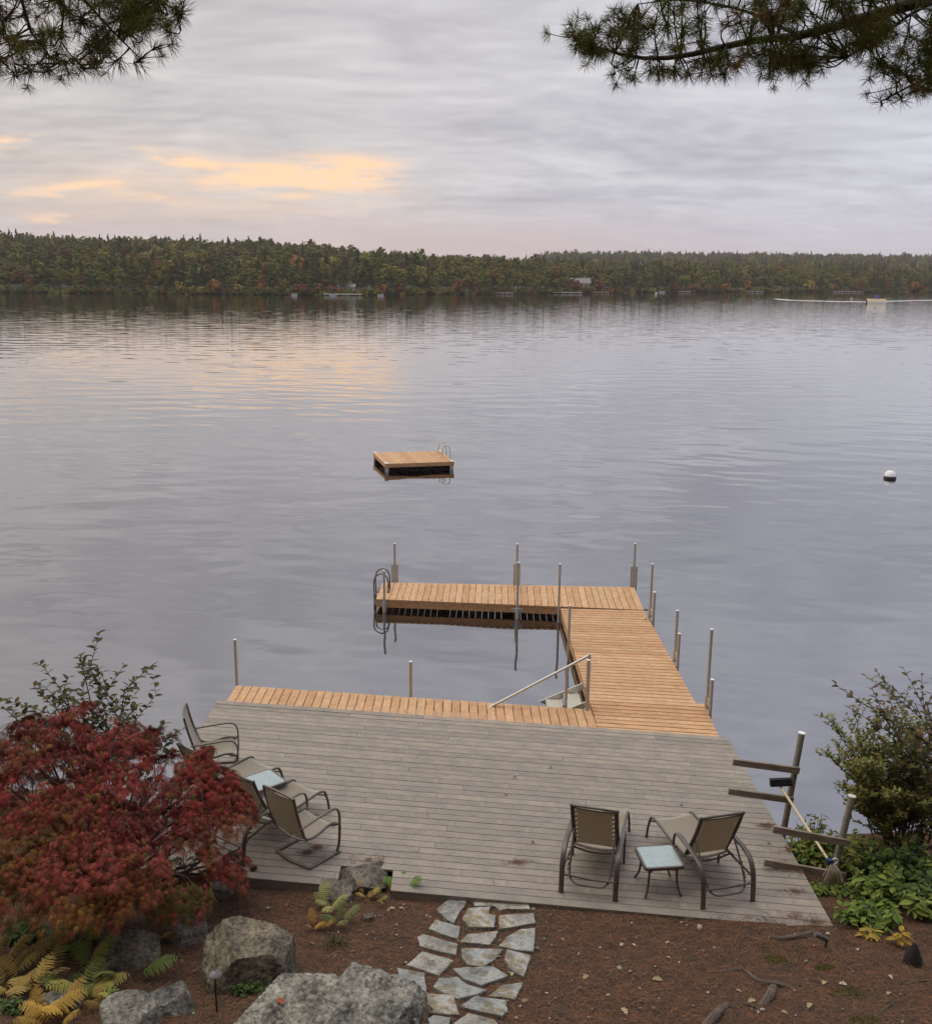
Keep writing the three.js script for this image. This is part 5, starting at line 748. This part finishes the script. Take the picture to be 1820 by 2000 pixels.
function twiggy(o, r, seeds, leafList, twigs, opt) { // upright shrub: stems that fork, leaves along the shoots
  function shoot(p, d, len, rad, depth) {
    const q = []; let c = [...p], v = [...d]; const n = 4; q.push([...c]); for (let i = 0; i < n; i++) { v = [v[0] + R(-opt.wig, opt.wig, r), v[1] + R(-opt.wig, opt.wig, r) * 0.6 + opt.lift, v[2] + R(-opt.wig, opt.wig, r)]; const l = Math.hypot(...v); v = v.map((x) => x / l); c = c.map((x, k) => x + v[k] * len / n); q.push([...c]); }
    twigs.push(taper(q, rad, rad * 0.45, depth > 1 ? 4 : 5));
    if (depth >= opt.leafFrom) { const m = Math.round(len / opt.space); for (let i = 0; i < m; i++) { const t = (i + r()) / m, k = Math.min(n - 1, Math.floor(t * n)), a = q[k], e = q[k + 1], f = t * n - k, pos = a.map((x, j) => lerp(x, e[j], f)), an = i * 2.4 + r(); const dir = [Math.cos(an) + v[0] * 0.6, opt.leafUp + v[1] * 0.4 + R(-0.3, 0.3, r), Math.sin(an) + v[2] * 0.6]; leafList.push([pos, dir, R(...opt.size, r), opt.tint(r), r() * 6.28]); } }
    if (depth < opt.depth) { const m = opt.forks[depth]; for (let i = 0; i < m; i++) { const t = lerp(0.3, 1, (i + r()) / m), k = Math.min(n - 1, Math.floor(t * n)), f = t * n - k, pos = q[k].map((x, j) => lerp(x, q[k + 1][j], f)), a = r() * 6.283, s = opt.spread; shoot(pos, [v[0] + Math.cos(a) * s, v[1] * 0.8 + R(0, 0.4, r), v[2] + Math.sin(a) * s], len * R(...(opt.sub || [0.42, 0.66]), r), rad * 0.5, depth + 1); } }
  }
  for (const [p, d, len, rad] of seeds) shoot(p, d, len, rad, 0);
}
function pick(r, cs) { const c = cs[Math.floor(r() * cs.length)], f = R(0.7, 1.3, r); return c.map((v) => v * f); }
{ // oval-leaved shrub behind the maple
  const b = onG(150, 1640); b[2] = -12.2; b[0] = atZ(170, 1450, -12.2)[0]; b[1] = groundY(b[0], b[2]);
  const o = thing('leafy_shrub', 'thin green shrub with oval leaves rising behind the red maple', 'shrub', b), r = rng(17), L = [], T = [];
  const tip = (px, py, z) => { const p = atZ(px, py, z); return [p[0] - b[0], p[1] - b[1], p[2] - b[2]]; };
  const go = (px, py, z, rad = 0.014) => { const t = tip(px, py, z), l = Math.hypot(...t); return [[R(-0.08, 0.08, r), 0, R(-0.08, 0.08, r)], t.map((v) => v / l), l * 0.97, rad]; };
  twiggy(o, r, [go(172, 1305, -12.2), go(250, 1345, -12.1), go(185, 1330, -12.3), go(290, 1425, -12.1), go(140, 1360, -12.3), go(90, 1370, -12.2, 0.01), go(230, 1390, -12.0), go(40, 1400, -12.2), go(265, 1440, -12.0), go(310, 1440, -12.1), go(200, 1400, -12.2)], L, T, { wig: 0.10, lift: 0.01, leafFrom: 1, space: 0.046, leafUp: 0.3, size: [0.085, 0.125], tint: (q) => pick(q, [[0.075, 0.085, 0.03], [0.10, 0.105, 0.035], [0.06, 0.065, 0.035], [0.13, 0.09, 0.03]]), depth: 2, forks: [7, 1], spread: 0.8, sub: [0.26, 0.42] });
  part('twigs', merge(T), twigMat, o); scatter(o, 'foliage', ovate, leafMat(), L);
}
{ // big small-leaved bush at the right of the rack
  const b = atZ(1745, 1690, -11.75); b[1] = groundY(b[0], b[2]) - 0.02;
  const o = thing('leafy_bush', 'large twiggy bush with small olive leaves beside the boat rack', 'bush', b), r = rng(23), L = [], T = [];
  const tip = (px, py, z) => { const p = atZ(px, py, z); return [p[0] - b[0], p[1] - b[1], p[2] - b[2]]; };
  const go = (px, py, z, rad = 0.02) => { const t = tip(px, py, z), l = Math.hypot(...t); return [[R(-0.2, 0.2, r), 0, R(-0.12, 0.12, r)], t.map((v) => v / l), l * 0.78, rad * 0.7]; };
  const tips = [[1625, 1435, -11.5], [1640, 1400, -11.5], [1690, 1400, -11.4], [1660, 1440, -11.2], [1612, 1500, -11.3], [1740, 1390, -11.6], [1700, 1450, -11.1], [1620, 1540, -11.2], [1780, 1400, -11.4], [1820, 1380, -11.5], [1750, 1450, -11.0], [1800, 1440, -11.1], [1690, 1500, -10.9], [1760, 1520, -10.8], [1830, 1500, -11.0], [1860, 1420, -11.3], [1850, 1560, -10.9], [1655, 1560, -11.0], [1730, 1560, -10.7], [1720, 1420, -11.9], [1800, 1570, -10.6]];
  twiggy(o, r, tips.map((t) => go(t[0] + 18, t[1], t[2] - 0.55)), L, T, { wig: 0.13, lift: 0.015, leafFrom: 1, space: 0.022, leafUp: 0.45, size: [0.045, 0.078], tint: (q) => pick(q, [[0.18, 0.195, 0.045], [0.15, 0.17, 0.04], [0.21, 0.205, 0.05], [0.12, 0.145, 0.035], [0.21, 0.14, 0.055], [0.20, 0.225, 0.055]]), depth: 2, forks: [9, 4], spread: 0.8, sub: [0.3, 0.5] });
  part('twigs', merge(T), twigMat, o); scatter(o, 'foliage', ovate, leafMat({ transmission: 0.2 }), L);
  // a different, larger-leaved shrub leaning in above it
  const b2 = [atZ(1900, 1600, -11.4)[0], 0, -11.4]; b2[1] = groundY(b2[0], b2[2]); const o2 = thing('leafy_shrub', 'tall shrub with broad olive leaves arching over the twiggy bush', 'shrub', b2), L2 = [], T2 = [], r2 = rng(29);
  const g2 = (px, py, z) => { const p = atZ(px, py, z), t = [p[0] - b2[0], p[1] - b2[1], p[2] - b2[2]], l = Math.hypot(...t); return [[0, 0, 0], t.map((v) => v / l), l * 0.9, 0.012]; };
  twiggy(o2, r2, [g2(1768, 1335, -11.3), g2(1810, 1325, -11.2), g2(1785, 1360, -11.2), g2(1850, 1330, -11.3), g2(1820, 1400, -11.1), g2(1765, 1400, -11.3)], L2, T2, { wig: 0.10, lift: 0.0, leafFrom: 1, space: 0.05, leafUp: 0.25, size: [0.07, 0.11], tint: (q) => pick(q, [[0.085, 0.075, 0.03], [0.11, 0.09, 0.04], [0.065, 0.07, 0.03], [0.15, 0.09, 0.05]]), depth: 1, forks: [8], spread: 0.7, sub: [0.2, 0.35] });
  part('twigs', merge(T2), twigMat, o2); scatter(o2, 'foliage', ovate, leafMat(), L2);
}
function leafyClump(label, b, stems, h, w, size, tints, seed, name = 'leafy_plant', geo = ovate) { // soft stems with whorls of broad leaves
  const o = thing(name, label, 'plant', b), r = rng(seed), L = [], T = [];
  for (let i = 0; i < stems; i++) { const a = r() * 6.283, d = w * Math.sqrt(r()), x = Math.cos(a) * d, z = Math.sin(a) * d * 0.8, hh = h * R(0.55, 1, r) * (1 - 0.35 * d / w), y0 = groundY(b[0] + x * 0.7, b[2] + z * 0.7) - b[1]; T.push(taper([[x * 0.7, y0 - 0.02, z * 0.7], [x * 0.85, y0 + hh * 0.55, z * 0.85], [x, y0 + hh, z]], 0.006, 0.003, 5)); const m = Math.round(R(7, 12, r)); for (let k = 0; k < m; k++) { const t = R(0.35, 1.02, r), an = k * 2.4 + r(); L.push([[x * lerp(0.75, 1, t) + Math.cos(an) * 0.02, y0 + hh * t, z * lerp(0.75, 1, t) + Math.sin(an) * 0.02], [Math.cos(an), R(-0.35, 0.35, r), Math.sin(an)], size * R(0.6, 1.25, r), pick(r, tints), r() * 6.28]); } }
  part('stems', merge(T), stemGreen, o); scatter(o, 'foliage', geo, leafMat({ transmission: 0.3 }), L); return o;
}
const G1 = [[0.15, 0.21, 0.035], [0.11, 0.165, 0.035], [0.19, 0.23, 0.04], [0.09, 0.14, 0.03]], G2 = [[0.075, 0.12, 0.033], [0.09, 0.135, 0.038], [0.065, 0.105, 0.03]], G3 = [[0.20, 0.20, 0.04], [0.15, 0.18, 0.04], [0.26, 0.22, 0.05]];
leafyClump('dense green leafy plants spilling around the mop and rack post', onG(1735, 1765), 56, 0.48, 0.46, 0.10, G1, 51);
leafyClump('broad glossy green leaves bordering the deck corner', onG(1690, 1800), 34, 0.26, 0.36, 0.10, G1, 52);
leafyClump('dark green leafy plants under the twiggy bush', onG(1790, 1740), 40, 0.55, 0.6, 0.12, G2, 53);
leafyClump('lime green plant with long leaf whorls near the black cone', onG(1788, 1785), 10, 0.34, 0.22, 0.15, [[0.2, 0.24, 0.05], [0.17, 0.22, 0.045]], 54);
leafyClump('low green seedlings filling the gap below the rack arms', onG(1622, 1745), 20, 0.12, 0.26, 0.075, G1, 55);
leafyClump('pale green sapling leaves behind the brush pole', [atZ(1590, 1640, -11.7)[0], groundY(4.5, -11.7), -11.7], 22, 0.72, 0.34, 0.085, [[0.15, 0.17, 0.035], [0.12, 0.15, 0.04]], 56, 'sapling');
leafyClump('green leafy undergrowth between the two rack posts', [atZ(1590, 1690, -11.5)[0], groundY(4.4, -11.5), -11.5], 34, 0.5, 0.32, 0.10, [...G1, ...G3], 57);
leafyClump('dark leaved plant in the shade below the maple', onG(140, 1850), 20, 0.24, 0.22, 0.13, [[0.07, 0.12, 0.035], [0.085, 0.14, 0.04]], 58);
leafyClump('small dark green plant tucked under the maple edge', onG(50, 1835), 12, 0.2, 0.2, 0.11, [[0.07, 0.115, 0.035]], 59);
leafyClump('small green weed growing against the boulder', onG(470, 1938), 9, 0.16, 0.1, 0.055, G2, 60);
leafyClump('fresh green sprig beside the smooth slab', onG(515, 1938), 7, 0.12, 0.08, 0.05, [[0.09, 0.15, 0.035], [0.07, 0.12, 0.03]], 61);
leafyClump('green seedlings at the foot of the yellow fern', onG(18, 1978), 9, 0.16, 0.14, 0.08, G2, 62);
leafyClump('yellow autumn seedling on a bare stem near the black cone', onG(1700, 1832), 3, 0.16, 0.06, 0.09, [[0.42, 0.30, 0.06]], 63, 'seedling');
leafyClump('yellow autumn seedling with drooping leaves by the leafy border', onG(1752, 1850), 2, 0.28, 0.05, 0.10, [[0.40, 0.28, 0.05]], 64, 'seedling');
leafyClump('red tinted low weeds under the maple skirt', onG(455, 1765), 16, 0.16, 0.3, 0.05, [[0.16, 0.05, 0.03], [0.12, 0.06, 0.03]], 65, 'weed', narrow);
leafyClump('dry brown weeds on the bank below the orange fern', onG(650, 1850), 14, 0.16, 0.16, 0.04, [[0.12, 0.09, 0.035], [0.09, 0.09, 0.03]], 66, 'weed', narrow);

leafyClump('yellowing green thicket between the rack posts and the twiggy bush', [atZ(1665, 1690, -11.3)[0], groundY(5, -11.3), -11.3], 40, 0.62, 0.42, 0.10, [...G1, ...G3], 67);
leafyClump('green thicket rising under the twiggy bush', [atZ(1760, 1690, -11.1)[0], groundY(5.4, -11.1), -11.1], 40, 0.75, 0.5, 0.10, [...G1, ...G2], 68);
// ferns: arching fronds of paired leaflets, themselves cut into segments
function frondGeo(seed) {
  const r = rng(seed), seg = leafShape([[0.03, 0], [0.15, 0.08], [0.09, 0.16], [0.16, 0.24], [0.08, 0.34], [0.14, 0.42], [0.07, 0.52], [0.11, 0.6], [0.05, 0.7], [0.07, 0.78], [0, 1]], 0.2, 0.25), list = [], n = 12, curve = (t) => [0, 0.62 * Math.sin(t * 1.9) * 0.55, t * 0.92];
  for (let i = 1; i <= n; i++) { const t = 0.16 + 0.84 * i / n, c = curve(t), L = 0.25 * Math.sin(Math.PI * Math.min(1, (1.06 - t) * 0.96 + 0.02)) ** 0.8; for (const s of [-1, 1]) { const g = seg.clone(); g.scale(L * 1.1 + 0.01, L, L); g.rotateZ(R(-0.3, 0.3, r)); g.rotateY(s * R(1.05, 1.3, r)); g.translate(0, c[1], c[2] + R(-0.008, 0.008, r)); list.push(g); } }
  list.push(taper([[0, 0, 0], curve(0.35), curve(0.7), curve(1)], 0.008, 0.002, 4)); return merge(list);
}
const fronds = [frondGeo(1), frondGeo(2)], fernMat = leafMat({ transmission: 0.3, roughness: 0.8 });
function fern(label, b, n, size, tints, seed, spread = 0.15, aim = null) {
  const o = thing('fern', label, 'fern', b), r = rng(seed);
  for (const v of [0, 1]) { const L = []; for (let i = 0; i < n; i++) { if (i % 2 !== v) continue; const a = aim === null ? i * 2.4 + R(-0.5, 0.5, r) : aim + R(-0.7, 0.7, r), d = spread * Math.sqrt(r()), x = Math.cos(r() * 6.28) * d, z = Math.sin(r() * 6.28) * d; L.push([[x, groundY(b[0] + x, b[2] + z) - b[1], z], [Math.cos(a), R(0.05, 0.5, r), Math.sin(a)], size * R(0.7, 1.15, r), pick(r, tints), 0]); } if (L.length) scatter(o, 'frond', fronds[v], fernMat, L).userData.label = 'arching fern fronds'; }
  return o;
}
const Yl = [[0.42, 0.30, 0.09], [0.36, 0.24, 0.07], [0.30, 0.235, 0.07]], Gn = [[0.16, 0.19, 0.05], [0.20, 0.21, 0.055], [0.12, 0.155, 0.04], [0.26, 0.23, 0.06]], Or = [[0.38, 0.21, 0.04], [0.30, 0.19, 0.05]];
fern('yellow autumn fern clump beneath the maple', onG(55, 1925), 15, 0.44, Yl, 71, 0.3);
fern('green and yellow fern clump beside the dark rock', onG(195, 1930), 19, 0.42, Gn, 72, 0.32);
fern('golden fern fronds spreading over the bank below the yellow clump', onG(95, 1985), 10, 0.42, [[0.40, 0.25, 0.05], [0.34, 0.22, 0.06]], 73, 0.2);
fern('pale yellow fern at the far side of the green clump', onG(-20, 1900), 8, 0.42, Yl, 74, 0.2);
fern('single golden fern frond hanging over the speckled rock', onG(200, 1975), 4, 0.24, Or, 75, 0.05);
fern('pale yellow green fern on the bank before the deck', onG(640, 1775), 5, 0.34, [[0.32, 0.30, 0.12], [0.25, 0.26, 0.08]], 76, 0.08);
fern('orange fern on the bank above the boulder', onG(612, 1815), 4, 0.24, Or, 77, 0.05);
fern('pale green fern lying low on the bank', onG(672, 1806), 4, 0.3, [[0.17, 0.19, 0.07], [0.13, 0.15, 0.05]], 78, 0.1);
fern('bright green fern at the deck notch corner', onG(792, 1742), 5, 0.32, [[0.12, 0.2, 0.04], [0.10, 0.17, 0.04]], 79, 0.03);
fern('yellow fern sprig below the notch ledge', onG(715, 1752), 4, 0.24, Yl, 80, 0.08);
fern('yellow fern sprig standing under the maple edge', onG(320, 1832), 5, 0.28, Or, 81, 0.05);
fern('green fern tuft beside the notch ledge', onG(745, 1765), 3, 0.2, Gn, 82, 0.06);
// ------------------------------------------------------------------ pine boughs hanging over the view
{
  const barkM = std(col(0.045, 0.034, 0.028), 0.95);
  function tuft(seed, n) { const r = rng(seed), p = []; for (let i = 0; i < n; i++) { const a = r() * 6.283, e = R(-0.25, 1.0, r), c = Math.sqrt(1 - Math.min(1, e * e)), d = new THREE.Vector3(Math.cos(a) * c, Math.sin(a) * c, e).normalize(), L = R(0.7, 1.05, r), s = new THREE.Vector3(r() - 0.5, r() - 0.5, r() - 0.5).cross(d).normalize(), t = s.clone().cross(d), bend = R(-0.1, 0.02, r), o = new THREE.Vector3(0, 0, R(-0.45, 0.1, r)); for (const v of [s, t]) { const w = 0.0125, A = o.clone().addScaledVector(v, w), B = o.clone().addScaledVector(v, -w), M = o.clone().addScaledVector(d, L * 0.55).add(new THREE.Vector3(0, bend * 0.3, 0)), M1 = M.clone().addScaledVector(v, w), M2 = M.clone().addScaledVector(v, -w), E = o.clone().addScaledVector(d, L).add(new THREE.Vector3(0, bend, 0)); p.push(...A.toArray(), ...B.toArray(), ...M2.toArray(), ...A.toArray(), ...M2.toArray(), ...M1.toArray(), ...M1.toArray(), ...M2.toArray(), ...E.toArray()); } } const g = new THREE.BufferGeometry(); g.setAttribute('position', new THREE.Float32BufferAttribute(p, 3)); g.computeVertexNormals(); return noUv(g); }
  const tufts = [tuft(1, 46), tuft(2, 40), tuft(3, 52)], needleMat = leafMat({ transmission: 0.35, roughness: 0.8 });
  function bough(label, limbs, tips, trunk, seed) {
    const r = rng(seed), o = thing('pine_bough', label, 'pine bough'), wood = [], L = [[], [], []], nodes = [];
    for (const l of limbs) { const p = l.pts.map(([x, y, d]) => atD(x, y, d)); wood.push(taper(p, l.r0, l.r1, 8)); const c = new THREE.CatmullRomCurve3(p.map((q) => new THREE.Vector3(...q))); for (let i = 0; i <= 40; i++) { const q = c.getPointAt(i / 40); nodes.push([q.x, q.y, q.z]); } }
    const put = (p, d, s) => { const t = r(), k = R(0.6, 1.25, r), c = t < 0.68 ? [0.15, 0.18, 0.045] : t < 0.86 ? [0.2, 0.21, 0.055] : [0.25, 0.17, 0.065]; L[Math.floor(r() * 3)].push([p, d, s, c.map((v) => v * k), r() * 6.28]); };
    for (const [x, y, d, nsub] of tips) {
      const e = atD(x, y, d); let best = null, bd = 1e9; for (const q of nodes) { const dd = Math.hypot(q[0] - e[0], q[1] - e[1], q[2] - e[2]); if (dd < bd) { bd = dd; best = q; } }
      const mid = [0, 1, 2].map((k) => lerp(best[k], e[k], 0.55) + R(-0.04, 0.04, r)); mid[1] += R(-0.03, 0.03, r);
      wood.push(taper([best, mid, e], 0.006, 0.0025, 5)); const dir = e.map((v, k) => v - mid[k]), l = Math.hypot(...dir) || 1; const u = dir.map((v) => v / l);
      put(e, [u[0], u[1] + 0.1, u[2]], R(0.085, 0.115, r));
      for (let i = 0; i < nsub; i++) { const t = R(0.25, 1, r), f = t < 0.55 ? [best, mid, t / 0.55] : [mid, e, (t - 0.55) / 0.45], b = f[0].map((v, k) => lerp(v, f[1][k], f[2])), s = [u[0] + R(-1, 1, r), u[1] + R(-0.9, 0.7, r), u[2] + R(-1, 1, r)], sl = Math.hypot(...s), q = b.map((v, k) => v + s[k] / sl * R(0.08, 0.2, r)); wood.push(taper([b, b.map((v, k) => lerp(v, q[k], 0.5) + R(-0.01, 0.01, r)), q], 0.003, 0.002, 4)); put(q, s.map((v) => v / sl), R(0.06, 0.095, r)); }
    }
    if (trunk) wood.push(taper(trunk, 0.24, 0.16, 12));
    part('branch', merge(wood), barkM, o); L.forEach((l, i) => { if (l.length) scatter(o, 'needles', tufts[i], needleMat, l); });
  }
  const rr = rng(900), tipsR = [], tipsL = [];
  // right-hand bough: fan of shoots above the limb, hanging tassels below it
  const limbY = (x) => { const t = [[1110, 72], [1190, 100], [1260, 114], [1330, 110], [1400, 94], [1480, 78], [1560, 70], [1660, 42], [1760, 14], [1900, -30]]; for (let i = 0; i + 1 < t.length; i++) if (x <= t[i + 1][0]) return lerp(t[i][1], t[i + 1][1], (x - t[i][0]) / (t[i + 1][0] - t[i][0])); return -30; };
  for (let i = 0; i < 105; i++) { const x = R(1115, 1900, rr), top = x < 1240 ? lerp(68, 30, (x - 1115) / 125) : -60, y = lerp(limbY(x) - 4, top, rr() ** 0.8); if (x < 1250 && y < 20) continue; tipsR.push([x, y, R(6.3, 7.7, rr), 2]); }
  for (let i = 0; i < 30; i++) { const x = R(1130, 1480, rr); tipsR.push([x, limbY(x) + R(6, 50, rr) * sstep(1110, 1280, x) + 4, R(6.5, 7.3, rr), 1]); }
  for (let i = 0; i < 42; i++) { const x = R(1480, 1740, rr); tipsR.push([x, limbY(x) + R(10, 62, rr), R(6.4, 7.4, rr), 2]); }
  for (let i = 0; i < 44; i++) { const x = R(1700, 1880, rr), y = R(30, 170, rr); if (y > 175 - (1740 - x) * 0.4 || x < 1710 && y > 120) continue; tipsR.push([x, y, R(6.2, 7.2, rr), 2]); }
  for (const [x, y] of [[1285, 145], [1320, 142], [1345, 148], [1365, 148], [1390, 150], [1415, 148], [1425, 128], [1270, 125], [1245, 75], [1718, 195], [1740, 185], [1760, 188], [1800, 172], [1830, 160]]) tipsR.push([x, y, 6.9, 0]);
  bough('long needled pine bough with a thick bare limb reaching out from the bank', [{ pts: [[2987, -755, 8.67], [2500, -360, 7.6], [2150, -150, 7.2], [1900, -30, 7.2], [1760, 14, 7.1], [1660, 42, 7.0], [1560, 70, 7.0], [1480, 78, 7.0], [1400, 94, 7.0], [1330, 110, 7.0], [1260, 114, 7.0], [1190, 100, 7.0], [1120, 75, 7.0]], r0: 0.08, r1: 0.006 }, { pts: [[1900, -25, 7.1], [1790, 20, 6.8], [1730, 62, 6.8], [1655, 112, 6.8]], r0: 0.016, r1: 0.004 }, { pts: [[2990, -480, 8.5], [2500, -120, 7.3], [2100, 40, 6.9], [1950, 90, 6.9], [1840, 140, 6.9], [1770, 170, 6.9], [1720, 198, 6.9]], r0: 0.045, r1: 0.004 }, { pts: [[1560, 70, 7.0], [1450, 20, 7.2], [1330, 0, 7.3], [1245, 8, 7.3]], r0: 0.012, r1: 0.003 }, { pts: [[1660, 42, 7.0], [1600, -20, 7.3], [1480, -60, 7.4]], r0: 0.012, r1: 0.004 }], tipsR, [[5.4, 0.9, -6.0], [5.3, 6, -6.0], [5.2, 13, -5.9]], 5);
  for (let i = 0; i < 78; i++) { const x = R(-40, 330, rr), lim = x < 150 ? 135 : lerp(135, 30, (x - 150) / 190), y = R(-60, 1, rr) * 0 + lerp(-60, lim, rr() ** 0.75); tipsL.push([x, y, R(5.9, 7.0, rr), x > 190 ? 3 : 1]); }
  for (const [x, y] of [[25, 140], [87, 138], [135, 145], [165, 138], [225, 122], [275, 118], [330, 62], [350, 40], [355, 10], [340, 25], [310, 90], [55, 128], [10, 120], [190, 125]]) tipsL.push([x, y, 6.4, 1]);
  bough('drooping pine bough of loose needle tufts on bare twigs', [{ pts: [[-895, -387, 7.53], [-260, -180, 6.6], [-60, -90, 6.5], [40, -10, 6.4], [60, 60, 6.4], [110, 125, 6.4]], r0: 0.055, r1: 0.003 }, { pts: [[-60, -90, 6.5], [80, -60, 6.4], [165, 0, 6.3], [205, 45, 6.3], [250, 90, 6.3], [275, 115, 6.3]], r0: 0.016, r1: 0.003 }, { pts: [[60, -70, 6.5], [200, -60, 6.5], [290, -10, 6.5], [345, 20, 6.5]], r0: 0.014, r1: 0.003 }, { pts: [[-60, -90, 6.5], [-20, -20, 6.3], [10, 60, 6.2], [30, 130, 6.2]], r0: 0.01, r1: 0.003 }, { pts: [[100, -40, 6.5], [125, 20, 6.4], [120, 80, 6.4], [165, 135, 6.4]], r0: 0.008, r1: 0.003 }], tipsL, [[-4.6, 0.9, -5.6], [-4.5, 6, -5.6], [-4.4, 13, -5.5]], 6);
}

scene.traverse((o) => { if (o.isMesh) { o.castShadow = true; o.receiveShadow = true; } });
renderer.render(scene, camera);
